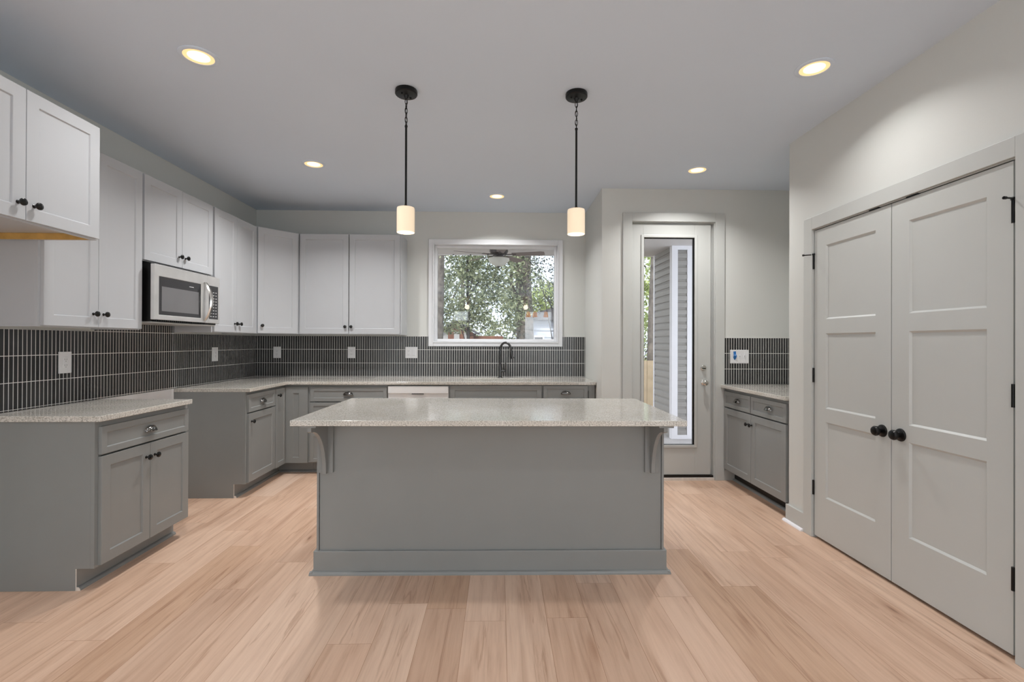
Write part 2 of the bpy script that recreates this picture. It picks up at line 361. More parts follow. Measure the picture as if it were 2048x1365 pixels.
struct(MB().box(XP, PY1, 0, XP+.12, YC, HC).box(XP+.12, YC-.12, 0, XN, YC, HC).box(XP, YR, 0, XP+.12, -3.5, HC).box(XP, -3.5, 0, XP+.12, -1.1, .4).box(XP, -3.5, 2.3, XP+.12, -1.1, HC).box(XP, -1.1, 0, XP+.12, PY0, HC).box(XP, PY0, PZ1, XP+.12, PY1, HC)
       .build('wall_right', M['wall']), 'greige wall around the double pantry doors', 'wall')
struct(MB().box(XP+.5, PY0-.1, 0, XP+.52, PY1+.1, HC).box(XP+.12, PY0-.12, 0, XP+.52, PY0-.1, HC).box(XP+.12, PY1+.1, 0, XP+.52, PY1+.12, HC).build('wall_pantry_inside', M['wall']), 'inner wall hidden behind the pantry doors', 'wall')
# wall behind the camera and the windows back there (far-wall pair reflects in the panes, side pair is added)
o = MB(); wa, wb = (-1.455, 1.98, -.985, 2.29), (.81, 1.11, 1.67, 2.29)
o.box(XL-T, YR-T, 0, wa[0], YR, HC).box(wa[2], YR-T, 0, wb[0], YR, HC).box(wb[2], YR-T, 0, XP+T, YR, HC)
for a in (wa, wb): o.box(a[0], YR-T, 0, a[2], YR, a[1]).box(a[0], YR-T, a[3], a[2], YR, HC)
struct(o.build('wall_front', M['wall']), 'greige wall behind the camera with two windows', 'wall')
def back_window(n, label, a, b, z0, z1, axis, c0, c1, mull):
    q = MB(); P = (lambda u0, za, u1, zb: q.box(u0, c0, za, u1, c1, zb)) if axis == 'y' else (lambda u0, za, u1, zb: q.box(c0, u0, za, c1, u1, zb))
    w_ = .035
    P(a, z0, a+w_, z1); P(b-w_, z0, b, z1); P(a, z0, b, z0+w_); P(a, z1-w_, b, z1); P(a, (z0+z1)/2-.01, b, (z0+z1)/2+.01)
    for k in range(1, mull): P(a+(b-a)*k/mull-.01, z0, a+(b-a)*k/mull+.01, z1)
    w = struct(q.build('window_%d' % n, M['vinyl'], bevel=.004), label, 'window'); cm = (c0+c1)/2
    (MB().box(a+.02, cm-.003, z0+.02, b-.02, cm+.003, z1-.02) if axis == 'y' else MB().box(cm-.003, a+.02, z0+.02, cm+.003, b-.02, z1-.02)).build('pane', M['glass'], w)
back_window(2, 'small high window in the wall behind the camera', wa[0], wa[2], wa[1], wa[3], 'y', YR-.11, YR-.05, 2)
back_window(3, 'tall window in the wall behind the camera', wb[0], wb[2], wb[1], wb[3], 'y', YR-.11, YR-.05, 1)
back_window(4, 'added wide window for fill light in the left wall, unseen behind the camera', -3.5, -1.1, .4, 2.3, 'x', XL-.10, XL-.04, 3)  # invented opening behind the left fill light
back_window(5, 'added wide window for fill light in the right wall, unseen behind the camera', -3.5, -1.1, .4, 2.3, 'x', XP+.04, XP+.10, 3)  # invented opening behind the right fill light

# bare drywall in the range gap
tag(MB().box(XL+.0005, 3.297, .02, XL+.006, 4.034, CT-.003).build('bare_drywall', M['drywall']), 'unpainted white drywall strip in the gap between the left base cabinets', 'drywall')

# ------------------------------------------------------------------ baseboards and trim
def base_prof(th=.016, h=.125): return [(0, 0), (th, 0), (th, h-.006), (th-.004, h), (0, h)]
b0 = MB(); x = XP-.016
b0.box(x, 3.257, 0, XP, YC+.016, .125).box(XP, YC, 0, XP+.09, YC+.016, .125)
bb = struct(b0.build('baseboard_right', M['trim'], bevel=.002), 'greige baseboard wrapping the corner beside the pantry casing', 'baseboard')
pr = [(XP-.016, 0), (XP-.034, 0), (XP-.033, .007), (XP-.028, .014), (XP-.016, .018)]
MB().prism(pr, 1, 3.262, YC+.03).build('shoe_moulding', M['extwhite'], bb)
bb2 = struct(MB().box(XP-.016, YR, 0, XP, 1.815, .125).build('baseboard_right', M['trim'], bevel=.002), 'greige baseboard right of the pantry casing', 'baseboard')
struct(MB().box(2.123, YD-.014, 0, 2.225, YD, .10).build('baseboard_back', M['trim'], bevel=.002), 'short greige baseboard between the glazed door and the niche cabinet', 'baseboard')
struct(MB().box(XL, YR, 0, XL+.016, 1.6, .125).build('baseboard_left', M['trim'], bevel=.002), 'greige baseboard on the left wall', 'baseboard')

def casing(mb_, x0, x1, z1, w, y, t, axis='y', z0=0, hw=None):
    hw = hw or w
    if axis == 'y':
        mb_.box(x0-w, y, z0, x0, y+t, z1+hw); mb_.box(x1, y, z0, x1+w, y+t, z1+hw); mb_.box(x0, y, z1, x1, y+t, z1+hw)
    else:
        mb_.box(y, x0-w, z0, y+t, x0, z1+hw); mb_.box(y, x1, z0, y+t, x1+w, z1+hw); mb_.box(y, x0, z1, y+t, x1, z1+hw)
    return mb_
# glazed door casing
dc = struct(casing(MB(), 1.246, 2.036, 2.437, .0885, YD-.018, .018, hw=.082).build('trim_1', M['trim'], bevel=.002), 'flat greige casing around the glazed outside door', 'door casing')
MB().box(DX0, YD, 0, 1.250, YD+T, DZ1).box(2.020, YD+.05, 0, DX1, YD+T, DZ1).box(2.030, YD, 0, DX1, YD+.05, DZ1).box(1.25, YD, 2.432, 2.03, YD+T, DZ1).build('door_jamb', M['trim'], dc)
MB().box(1.25, YD-.012, 0, 2.03, YD+T, .022).build('threshold', M['rawwhite'], dc)
MB().box(1.25, YD+.01, .022, 2.03, YD+T, .042).build('threshold_strip', M['bronze'], dc)
# door_1: full-lite door
d1 = thing('door_1', 'glazed outside door with one tall full-height pane, right of the sink counter', 'door', (1.252, YD+.022, .046), kind='structure')
DW, DH, DT = .756, 2.372, .044
gx0, gx1, gz0, gz1 = .108, .603, .278, 2.252
MB().box(0, 0, 0, gx0, DT, DH).box(gx1, 0, 0, DW, DT, DH).box(gx0, 0, 0, gx1, DT, gz0).box(gx0, 0, gz1, gx1, DT, DH).build('door_slab', M['trim'], d1, bevel=.002)
lf = MB(); w = .022
for (x0, z0, x1, z1) in ((gx0-w, gz0-w, gx0+.006, gz1+w), (gx1-.006, gz0-w, gx1+w, gz1+w), (gx0, gz0-w, gx1, gz0+.006), (gx0, gz1-.006, gx1, gz1+w)):
    lf.box(x0, -.012, z0, x1, .0, z1)
lf.build('lite_frame', M['trim'], d1, bevel=.005, seg=3)
ls = MB()
for (x0, z0, x1, z1) in ((gx0+.0, gz0, gx0+.012, gz1), (gx1-.014, gz0, gx1, gz1), (gx0, gz0, gx1, gz0+.008), (gx0, gz1-.012, gx1, gz1)):
    ls.box(x0, .006, z0, x1, .03, z1)
ls.build('glazing_spacer', M['black'], d1)
MB().box(gx0, .018, gz0, gx1, .024, gz1).build('pane', M['glass'], d1)
MB().box(.002, .004, -.02, DW-.002, .03, 0).build('door_sweep', M['bronze'], d1)
kx = .690
k_ = MB().lathe([(.026, 0), (.026, .005), (.02, .008), (.009, .012), (.009, .024), (.02, .032), (.0245, .044), (.024, .055), (.016, .062), (0.001, .063)], (kx, 0, .874), axis=1, sign=-1).build('door_knob', M['chrome'], d1, smooth=True)
db = MB().lathe([(.027, 0), (.027, .006), (.022, .012), (.0001, .013)], (kx-.004, 0, 1.012), axis=1, sign=-1).build('deadbolt', M['chrome'], d1, smooth=True)
MB().box(kx-.018, -.026, 1.004, kx+.010, -.013, 1.012).build('thumb_turn', M['bronze'], db, bevel=.002)
struct(MB().box(DX0-.02, YD+.10, -.02, DX1+.02, YD+T+.02, .0).build('trim_5', M['concrete']), 'sill under the glazed outside door', 'door sill')

# pantry casing and doors
pc = struct(casing(MB(), 1.899, 3.173, 2.058, .084, XP-.018, .018, axis='x').build('trim_2', M['trim'], bevel=.002), 'flat greige casing around the double pantry doors', 'door casing')
MB().box(XP+.001, 3.172, 0, XP+.12, PY1, PZ1).box(XP+.001, PY0, 0, XP+.12, 1.915, PZ1).box(XP+.001, 1.915, 2.054, XP+.12, 3.172, PZ1).build('door_jamb', M['trim'], pc)
for yy in (2.405, 2.655): MB().box(XP-.004, yy-.035, 2.0485, XP+.02, yy+.035, 2.0555).build('ball_catch', M['black'], pc)

def panel_front(mb_, x0, z0, x1, z1, th, panels, rec=.008, slope=.008, mi=0):
    """slab front facing local -y at y=-th..0 with recessed bevelled panels (x0,z0,x1,z1)"""
    xs_ = sorted(set([x0, x1]+[p[0] for p in panels]+[p[2] for p in panels])); zs = sorted(set([z0, z1]+[p[1] for p in panels]+[p[3] for p in panels]))
    vid = {}; vs = []; fs = []
    def V(x_, z_, y_):
        k = (round(x_, 5), round(z_, 5), round(y_, 5))
        if k not in vid: vid[k] = len(vs); vs.append((x_, y_, z_))
        return vid[k]
    F_ = -th
    for i in range(len(xs_)-1):
        for j in range(len(zs)-1):
            a, b, c, d = xs_[i], xs_[i+1], zs[j], zs[j+1]; cx, cz = (a+b)/2, (c+d)/2
            inside = False
            for p in panels:
                if p[0]-1e-6 < cx < p[2]+1e-6 and p[1]-1e-6 < cz < p[3]+1e-6: inside = True
            if not inside: fs.append((V(a, c, F_), V(b, c, F_), V(b, d, F_), V(a, d, F_)))
    for p in panels:
        a, c, b, d = p; s_ = slope; y1 = F_+rec
        o_ = [V(a, c, F_), V(b, c, F_), V(b, d, F_), V(a, d, F_)]; i_ = [V(a+s_, c+s_, y1), V(b-s_, c+s_, y1), V(b-s_, d-s_, y1), V(a+s_, d-s_, y1)]
        for k in range(4): fs.append((o_[k], o_[(k+1) % 4], i_[(k+1) % 4], i_[k]))
        fs.append(tuple(i_))
    # sides and back
    bk = [V(x0, z0, 0), V(x1, z0, 0), V(x1, z1, 0), V(x0, z1, 0)]
    fs.append(tuple(bk[::-1]))
    def chain(pts):
        return pts
    bot = [V(q, z0, F_) for q in xs_]; top = [V(q, z1, F_) for q in xs_]; le = [V(x0, q, F_) for q in zs]; ri = [V(x1, q, F_) for q in zs]
    fs.append(tuple(bot)+(bk[1], bk[0])); fs.append(tuple(top)+(bk[2], bk[3])); fs.append(tuple(le)+(bk[3], bk[0])); fs.append(tuple(ri)+(bk[2], bk[1]))
    return mb_.add(vs, fs, mi)

# pantry leaves: local x runs toward the camera (world -Y), front faces world -X
def pantry_leaf(name, y_far, wdt, label, hinge_left):
    d = thing(name, label, 'door', (XP+.036, y_far, .018), R(-90), kind='structure')
    st = .108
    panels = [(st+.002, zz0, wdt-st, zz1) for (zz0, zz1) in ((.275, .785 if hinge_left else .765), (.856, 1.346), (1.438, 1.918))]
    panels = [(st, .276, wdt-st, .768), (st, .856, wdt-st, 1.342), (st, 1.434, wdt-st, 1.914)]
    panel_front(MB(), 0, 0, wdt, 2.030, .036, panels, rec=.009, slope=.010).build('door_slab', M['trim'], d)
    kx_ = wdt-.058 if hinge_left else .058
    MB().lathe([(.034, 0), (.034, .003), (.031, .008), (.017, .013), (.0125, .016), (.0125, .022), (.020, .026), (.0265, .034), (.027, .043), (.022, .051), (.010, .055), (.001, .0555)], (kx_, -.036, .797), axis=1, sign=-1, seg=32).build('door_knob', M['black'], d, smooth=True)
    hx = -.004 if hinge_left else wdt+.004
    for i, hz in enumerate((.315, 1.065, 1.822)):
        hg = MB().tube([(hx, -.041, hz-.048), (hx, -.041, hz+.048)], .0065, seg=12).box(hx-.004, -.042, hz-.045, hx+.004, -.034, hz+.045).build('hinge', M['black'], d, smooth=True)
        if i == 2:
            sg = -1 if hinge_left else 1; z_ = hz+.05
            MB().tube([(hx, -.041, z_-.004), (hx, -.041, z_+.007)], .009, seg=12).tube([(hx, -.043, z_), (hx+sg*.012, -.058, z_), (hx+sg*.020, -.096, z_-.002)], .0038, seg=8).tube([(hx+sg*.020, -.094, z_-.002), (hx+sg*.021, -.104, z_-.002)], .0065, seg=10).build('hinge_pin_stop', M['black'], hg, smooth=True)
    return d
pantry_leaf('door_2', 3.166, .628, 'left leaf of the three-panel double pantry doors, nearer the niche', True)
pantry_leaf('door_3', 2.533, .612, 'right leaf of the three-panel double pantry doors, nearer the camera', False)

# ------------------------------------------------------------------ window above sink
w1 = thing('window_1', 'white picture window above the sink looking onto the porch', 'window', (-.035, YB, 1.30), kind='structure')
def ring(mb_, x0, z0, x1, z1, w, y0, y1, wb=None):
    wb = wb or w
    return mb_.box(x0, y0, z0, x0+w, y1, z1).box(x1-w, y0, z0, x1, y1, z1).box(x0+w, y0, z0, x1-w, y1, z0+wb).box(x0+w, y0, z1-w, x1-w, y1, z1)
ox = .035; oz = -1.30
ring(MB(), -.786+ox, 1.249+oz, .708+ox, 2.440+oz, .052, -.016, 0, .048).build('window_casing', M['vinyl'], w1, bevel=.003)
ring(MB(), -.740+ox, 1.290+oz, .662+ox, 2.394+oz, .012, -.022, .10).build('window_jamb', M['vinyl'], w1, bevel=.002)
ring(MB(), -.728+ox, 1.302+oz, .650+ox, 2.382+oz, .030, .05, .11).build('window_frame', M['vinyl'], w1, bevel=.004)
MB().box(-.70+ox, .078, 1.33+oz, .622+ox, .084, 2.355+oz).build('pane', M['glass'], w1)

# ------------------------------------------------------------------ tile backsplashes
TT = .008
lt = MB().box(XL+.0005, 1.9, CT, XL+TT, YB-.0005, 1.3595).box(XL+.0005, 3.262, 1.3595, XL+TT, 4.03, 1.45)
tag(lt.build('tile_backsplash', M['tile_left']), 'black stacked finger tile backsplash along the left wall under the white wall cabinets', 'backsplash')
yt = YB-.0005; bt = MB().box(XL+TT, YB-TT, CT, XR-.0005, yt, 1.247).box(XL+TT, YB-TT, 1.247, -.788, yt, 1.3595).box(.710, YB-TT, 1.247, XR-.0005, yt, 1.3595)
tag(bt.build('tile_backsplash', M['tile_back']), 'black stacked finger tile backsplash below the window and behind the sink', 'backsplash')
tag(MB().box(2.123, YD-TT, CT, XN, YD, 1.345).build('tile_backsplash', M['tile_niche']), 'black stacked finger tile backsplash above the niche cabinet beside the glazed door', 'backsplash')

# ------------------------------------------------------------------ hardware
def knob(parent, x_, z_, y_=-.02):
    return MB().lathe([(.0085, 0), (.0085, .002), (.0055, .004), (.0045, .014), (.007, .017), (.0150, .020), (.0165, .024), (.0150, .029), (.009, .0325), (.001, .0335)], (x_, y_, z_), axis=1, sign=-1, seg=20).build('knob', M['bronze'], parent, smooth=True)
def cup(parent, x_, z_, y_=-.02):
    a, h, d = .046, .030, .024; vs = []; nu, nv = 16, 8
    for i in range(nu+1):
        u = R(-90+180*i/nu)
        for j in range(nv+1):
            v = R(90*j/nv); rr = math.cos(u)**.8 if math.cos(u) > 1e-6 else 0
            vs.append((x_+a*math.sin(u), y_-d*rr*math.sin(v), z_+h*rr*math.cos(v)))
    fs = [(i*(nv+1)+j, (i+1)*(nv+1)+j, (i+1)*(nv+1)+j+1, i*(nv+1)+j+1) for i in range(nu) for j in range(nv)]
    mb_ = MB().add(vs, fs)
    mb_.tube([(x_+(a+.002)*math.cos(R(t)), y_-.002, z_+(h+.002)*math.sin(R(t))) for t in range(0, 181, 12)], .0026, seg=8)
    mb_.tube([(x_+a*math.sin(R(t)), y_-d*max(0, math.cos(R(t)))**.8, z_) for t in range(-90, 91, 10)], .0022, seg=8)
    o_ = mb_.build('cup_pull', M['cup'], parent, smooth=True)
    sd = o_.modifiers.new('solid', 'SOLIDIFY'); sd.thickness = .0012
    return o_
DOORT = .02
def shaker(name, parent, x0, z0, x1, z1, mat, fr=.057, y_=0):
    o_ = MB(); o_ = panel_front(o_, x0, z0, x1, z1, DOORT, [(x0+fr, z0+fr, x1-fr, z1-fr)], rec=.007, slope=.003).build(name, mat, parent, bevel=.0015)
    o_.location = (0, y_, 0); return o_
GRP = None
def cabinet(kind, label, cat, loc, rz, w, d, h, z0, mat, fronts, ends=(False, False), fw=.04, group=None, toe=True):
    """local x: width, y: 0 = face frame front, +y into the wall"""
    t = thing(kind, label, cat, loc, rz, group)
    if z0 == 0:
        prof = [(.019, .114), (.094, .114), (.094, .0), (d, 0), (d, h), (.019, h)]
        MB().prism(prof, 0, 0, w).build('carcass', mat, t, bevel=.001)
        tk = MB().box(.001, .089, .0, w-.001, .0935, .113)
        tk.v[-8:] = tk.v[-8:]
        tk.mi = [0, 0, 0, 1, 0, 1]
        tk.build('toe_kick', [mat if toe is True else toe, M['rawwhite']], t)
        pr_ = [(.089, 0), (.070, 0), (.0705, .008), (.075, .015), (.0815, .0185), (.089, .019)]
        sm = MB().prism(pr_, 0, .002, w-.002); sm.mi = [1, 1]+[0]*(len(sm.mi)-2)
        sm.build('shoe_moulding', [mat, M['rawwhite']], t)
        zb = .114
    else:
        zb = z0
        rc = .034 if kind == 'deep_wall_cabinet' else .012
        MB().box(0, .019, z0+rc, w, d, h).box(0, .019, z0, .014, d, z0+rc).box(w-.014, .019, z0, w, d, z0+rc).build('carcass', mat, t, bevel=.001)
    fr_ = MB(); fr_.box(0, 0, zb, fw, .019, h).box(w-fw, 0, zb, w, .019, h).box(fw, 0, h-fw, w-fw, .019, h).box(fw, 0, zb, w-fw, .019, zb+fw)
    fr_.build('face_frame', mat, t, bevel=.0008)
    for fr in fronts:
        k, x0, fz0, x1, fz1 = fr[:5]; hw = fr[5:]
        frw = .057 if (x1-x0) > .16 and (fz1-fz0) > .2 else (.036 if k == 'drawer' else .045)
        if k == 'drawer' : frw = .034
        o_ = shaker(k, t, x0, fz0, x1, fz1, mat, frw)
        for q in hw:
            if q[0] == 'knob': knob(o_, q[1], q[2])
            else: cup(o_, q[1], q[2])
    return t
LX = XL+.61                     # face-frame plane of the left run; doors stand .02 proud (x=-2.05)
LXF = -2.093                    # measured face-frame plane
LW, BW = R(90), 0

# --- base cabinets, left wall (local x -> world +Y)
def fl(*a): return a
D1 = XL-LXF
bd = abs(XL-LXF)
g, wh = M['grey'], M['white']
# first base cabinet
y0 = 2.553; w = .742
cabinet('base_cabinet', 'grey base cabinet nearest the camera on the left, before the range gap', 'cabinet', (LXF, y0, 0), LW, w, bd, CT-CTH, 0, g,
        [('drawer', .021, .700, w-.019, .846, ('cup', w/2, .762)),
         ('door', .021, .123, w/2-.0015, .690, ('knob', w/2-.034, .612)), ('door', w/2+.0015, .123, w-.019, .690, ('knob', w/2+.036, .612))])
# second (drawer over door)
y0 = 4.036; w = .496
cabinet('base_cabinet', 'narrow grey base cabinet on the left just past the range gap', 'cabinet', (LXF, y0, 0), LW, w, bd, CT-CTH, 0, g,
        [('drawer', .020, .704, w-.008, .853, ('cup', w/2+.01, .766)), ('door', .020, .121, w-.008, .694, ('knob', .060, .625))])
# corner cabinet: L-shaped with two narrow doors
YF = 4.762                      # face-frame plane of the window-wall run
cc = thing('corner_base_cabinet', 'grey corner base cabinet with two narrow doors meeting in the inner corner', 'cabinet', (LXF, 4.533, 0))
W2 = YF-4.533
MB().prism([(XL-LXF, 0), (-.019, 0), (-.019, W2+.019), (.245, W2+.019), (.245, YB-4.533), (XL-LXF, YB-4.533)], 2, .114, CT-CTH).prism([(XL-LXF, 0), (-.094, 0), (-.094, W2+.094), (.245, W2+.094), (.245, YB-4.533), (XL-LXF, YB-4.533)], 2, 0, .114).build('carcass', g, cc)
MB().box(-.019, 0, .114, 0, W2, CT-CTH).box(-.019, W2, .114, .245, W2+.019, CT-CTH).build('face_frame', g, cc)
o_ = MB(); panel_front(o_, .004, .113, W2-.021, .850, DOORT, [(.05, .160, W2-.052, .803)], rec=.007, slope=.003)
dl = o_.build('door', g, cc, rot=(0, 0, R(90)), bevel=.0015); knob(dl, .045, .79)
o_ = MB(); panel_front(o_, .020, .113, .232, .850, DOORT, [(.088, .168, .146, .793)], rec=.007, slope=.003)
o_.build('door', g, cc, loc=(0, W2, 0), bevel=.0015)
MB().box(-.094, -.002, 0, -.0895, W2+.0895, .113).box(-.094, W2+.0895, 0, .245, W2+.094, .113).build('toe_kick', M['grey'], cc)
MB().prism([(-.0895, 0), (-.071, 0), (-.072, .01), (-.08, .018), (-.0895, .019)], 1, 0, W2+.07).prism([(W2+.0895, 0), (W2+.071, 0), (W2+.072, .01), (W2+.08, .018), (W2+.0895, .019)], 0, -.08, .245).build('shoe_moulding', g, cc)
# --- base cabinets, window wall
bdb = YB-YF
x0 = -1.848; w = .757
cabinet('base_cabinet', 'wide grey drawer base cabinet left of the white dishwasher', 'cabinet', (x0, YF, 0), BW, w, bdb, CT-CTH, 0, g,
        [('drawer', .008, .712, w-.006, .850, ('cup', w/2, .775)), ('drawer', .008, .419, w-.006, .702, ('cup', w/2, .60)), ('drawer', .008, .121, w-.006, .409, ('cup', w/2, .30))])
x0 = -.490; w = .920
cabinet('sink_base_cabinet', 'grey sink base cabinet under the window, right of the dishwasher', 'cabinet', (x0, YF, 0), BW, w, bdb, CT-CTH, 0, g,
        [('false_front', .010, .704, w-.010, .868), ('door', .010, .121, w/2-.0015, .694, ('knob', w/2-.035, .62)), ('door', w/2+.0015, .121, w-.010, .694, ('knob', w/2+.035, .62))])
x0 = .431; w = .520
cabinet('base_cabinet', 'narrow grey base cabinet at the right end of the sink counter', 'cabinet', (x0, YF, 0), BW, w, bdb, CT-CTH, 0, g,
        [('drawer', .008, .712, .446, .868, ('cup', .228, .785)), ('door', .008, .121, .446, .702, ('knob', .05, .62))], fw=.06)
# dishwasher
dw = thing('dishwasher', 'white dishwasher under the counter left of the sink', 'dishwasher', (-1.089, YF-.024, 0))
MB().box(.0, .03, .10, .597, .60, .865).build('tub_body', M['dishwasher'], dw)
MB().box(.004, 0, .115, .593, .03, .725).build('door_panel', M['dishwasher'], dw, bevel=.006, seg=3)
cp = MB().box(.004, -.006, .790, .593, .03, .862).box(.004, .010, .728, .593, .03, .790).build('control_panel', M['dishwasher'], dw, bevel=.005, seg=3)
MB().box(.235, -.0045, .783, .352, .012, .7895).build('handle_recess', M['dark'], cp)
MB().box(.002, .06, 0, .595, .08, .10).build('toe_kick', M['dark'], dw)

# --- niche cabinet (right), faces -X, local x -> world -Y
NXF = 2.135
y0 = 4.488; w = 1.0
cabinet('base_cabinet', 'grey two-drawer base cabinet in the niche beside the glazed door', 'cabinet', (NXF, y0, 0), R(-90), w, XN-NXF, .8745, 0, g,
        [('drawer', .012, .702, .484, .846, ('cup', .260, .766)), ('drawer', .494, .702, w-.010, .846, ('cup', .760, .766)),
         ('door', .012, .118, .4965, .692, ('knob', .4965-.042, .606)), ('door', .4995, .118, w-.010, .692, ('knob', .4995+.014, .606))], toe=M['black'])

# ------------------------------------------------------------------ countertops
def slab(mb_, poly, z1=CT, th=CTH): return mb_.prism(poly, 2, z1-th, z1)
XF, YFc = -2.052, 4.722
tag(slab(MB(), [(XL+TT, 2.536), (XF, 2.536), (XF, 3.283), (XL+TT, 3.283)]).build('countertop', M['stone'], bevel=.003), 'speckled stone countertop on the left cabinet nearest the camera', 'countertop')
# L-shaped slab with sink cut-out
sx0, sx1, sy0, sy1 = -.395, .345, 4.862, 5.215
mbc = MB(); y9 = YB-TT; z1 = CT; z0_ = CT-CTH
ex = [XL+TT, XF, sx0, sx1, XR-.004]; ey = [4.032, YFc, sy0, sy1, y9]
vid = {}; vs = []; fs = []
def V3(x_, y_, z_):
    k = (x_, y_, z_)
    if k not in vid: vid[k] = len(vs); vs.append(k)
    return vid[k]
cells = [(i, j) for i in range(4) for j in range(4) if not (i > 0 and j == 0) and not (i == 2 and j == 2)]
for (i, j) in cells:
    a, b_, c_, d_ = ex[i], ex[i+1], ey[j], ey[j+1]
    fs.append((V3(a, c_, z1), V3(b_, c_, z1), V3(b_, d_, z1), V3(a, d_, z1))); fs.append((V3(a, d_, z0_), V3(b_, d_, z0_), V3(b_, c_, z0_), V3(a, c_, z0_)))
    for (di, dj, p, q) in ((-1, 0, (a, c_), (a, d_)), (1, 0, (b_, c_), (b_, d_)), (0, -1, (a, c_), (b_, c_)), (0, 1, (a, d_), (b_, d_))):
        if (i+di, j+dj) not in cells: fs.append((V3(*p, z1), V3(*q, z1), V3(*q, z0_), V3(*p, z0_)))
mbc.add(vs, fs)
tag(mbc.build('countertop', M['stone'], bevel=.003), 'long L-shaped speckled stone countertop around the corner and the sink', 'countertop')
tag(slab(MB(), [(2.086, 3.468), (XN, 3.468), (XN, YD-TT), (2.086, YD-TT)], z1=.905).build('countertop', M['stone'], bevel=.003), 'speckled stone countertop on the niche cabinet', 'countertop')
# sink
sk = MB(); a, b_, c_, d_ = sx0-.008, sx1+.008, sy0-.008, sy1+.008; zt, zb_ = CT-CTH-.001, CT-.24
sk.box(a, c_, zb_, a+.012, d_, zt).box(b_-.012, c_, zb_, b_, d_, zt).box(a, c_, zb_, b_, c_+.012, zt).box(a, d_-.012, zb_, b_, d_, zt).box(a, c_, zb_-.004, b_, d_, zb_)
sko = tag(sk.build('sink_basin', M['steel'], bevel=.003), 'undermount stainless sink basin below the window', 'sink')
MB().lathe([(.045, 0), (.045, .004), (.03, .006), (.001, .002)], ((a+b_)/2, (c_+d_)/2, zb_)).build('drain', M['chrome'], sko, smooth=True)
# faucet
fc = thing('faucet', 'dark gooseneck pull-down faucet standing behind the sink', 'faucet', (.012, 5.285, CT))
MB().lathe([(.027, 0), (.027, .004), (.021, .010), (.0195, .1), (.0165, .14), (.0145, .15)]).build('base', M['faucet'], fc, smooth=True)
pts = [(0, 0, .14), (0, 0, .25), (.002, -.003, .295)]
for t in range(0, 181, 15):
    a_ = R(180-t); pts.append((.058+.056*math.cos(a_), -.03-.03*math.cos(a_), .31+.075*math.sin(a_)))
pts += [(.117, -.062, .285)]
MB().tube(pts, .0125, seg=14).build('spout', M['faucet'], fc, smooth=True)
MB().tube([(.115, -.061, .292), (.128, -.068, .245), (.134, -.071, .212)], [.0145, .0165, .0175], seg=14).build('spray_head', M['faucet'], fc, smooth=True)
MB().tube([(.015, 0, .072), (.056, -.008, .074)], .0135, seg=12).tube([(.052, -.008, .074), (.058, -.010, .10), (.059, -.014, .165)], [.010, .0085, .0075], seg=10).build('lever_handle', M['faucet'], fc, smooth=True)

# ------------------------------------------------------------------ wall cabinets
UX = -2.375; UT, UB = 2.415, 1.369      # face-frame plane x of the left wall cabinets; doors at -2.355
ud = abs(XL-UX); KZ = 1.452
def pair(w, z0, z1, kz, m0=.012, m1=.012):
    c = w/2
    return [('door', m0, z0+.006, c-.0015, z1-.006, ('knob', c-.036, kz)), ('door', c+.0015, z0+.006, w-m1, z1-.006, ('knob', c+.036, kz))]
# deep cabinet over the (missing) refrigerator
cab = cabinet('deep_wall_cabinet', 'deep white wall cabinet hanging highest at the far left, nearest the camera', 'cabinet', (-2.075, 1.765, 0), LW, .77, XL*-1-2.075, 2.395, 1.812, wh,
              pair(.757, 1.812, 2.395, 1.888, .010, -.006), fw=.03)
MB().box(.7548, .022, 1.8125, .7558, .59, 1.8455).build('raw_wood_edge', M['rawwood'], cab)
y0 = 2.541; w = .705
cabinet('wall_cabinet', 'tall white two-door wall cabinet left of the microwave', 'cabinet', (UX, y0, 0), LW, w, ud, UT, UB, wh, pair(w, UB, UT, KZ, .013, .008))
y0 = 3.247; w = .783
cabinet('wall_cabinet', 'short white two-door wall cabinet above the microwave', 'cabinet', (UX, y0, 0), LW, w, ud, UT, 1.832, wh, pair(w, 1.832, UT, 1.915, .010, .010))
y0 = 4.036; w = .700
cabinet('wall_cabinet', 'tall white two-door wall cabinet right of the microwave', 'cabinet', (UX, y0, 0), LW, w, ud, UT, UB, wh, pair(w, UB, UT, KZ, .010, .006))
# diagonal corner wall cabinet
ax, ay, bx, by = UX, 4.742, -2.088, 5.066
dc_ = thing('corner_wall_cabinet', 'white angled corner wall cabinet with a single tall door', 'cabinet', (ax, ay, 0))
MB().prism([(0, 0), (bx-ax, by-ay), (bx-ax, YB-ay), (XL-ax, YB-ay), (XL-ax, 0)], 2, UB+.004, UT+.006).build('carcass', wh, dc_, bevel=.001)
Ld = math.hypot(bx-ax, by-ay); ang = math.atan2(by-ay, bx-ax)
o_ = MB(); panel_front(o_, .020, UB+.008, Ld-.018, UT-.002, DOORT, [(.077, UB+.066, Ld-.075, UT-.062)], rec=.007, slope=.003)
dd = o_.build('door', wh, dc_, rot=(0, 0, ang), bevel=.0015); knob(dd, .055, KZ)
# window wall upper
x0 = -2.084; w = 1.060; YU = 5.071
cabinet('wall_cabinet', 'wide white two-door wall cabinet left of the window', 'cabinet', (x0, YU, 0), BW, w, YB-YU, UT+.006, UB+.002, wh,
        [('door', .014, UB+.008, .5145, UT, ('knob', .5145-.028, KZ)), ('door', .5225, UB+.008, 1.045, UT, ('knob', .5225+.026, KZ))])

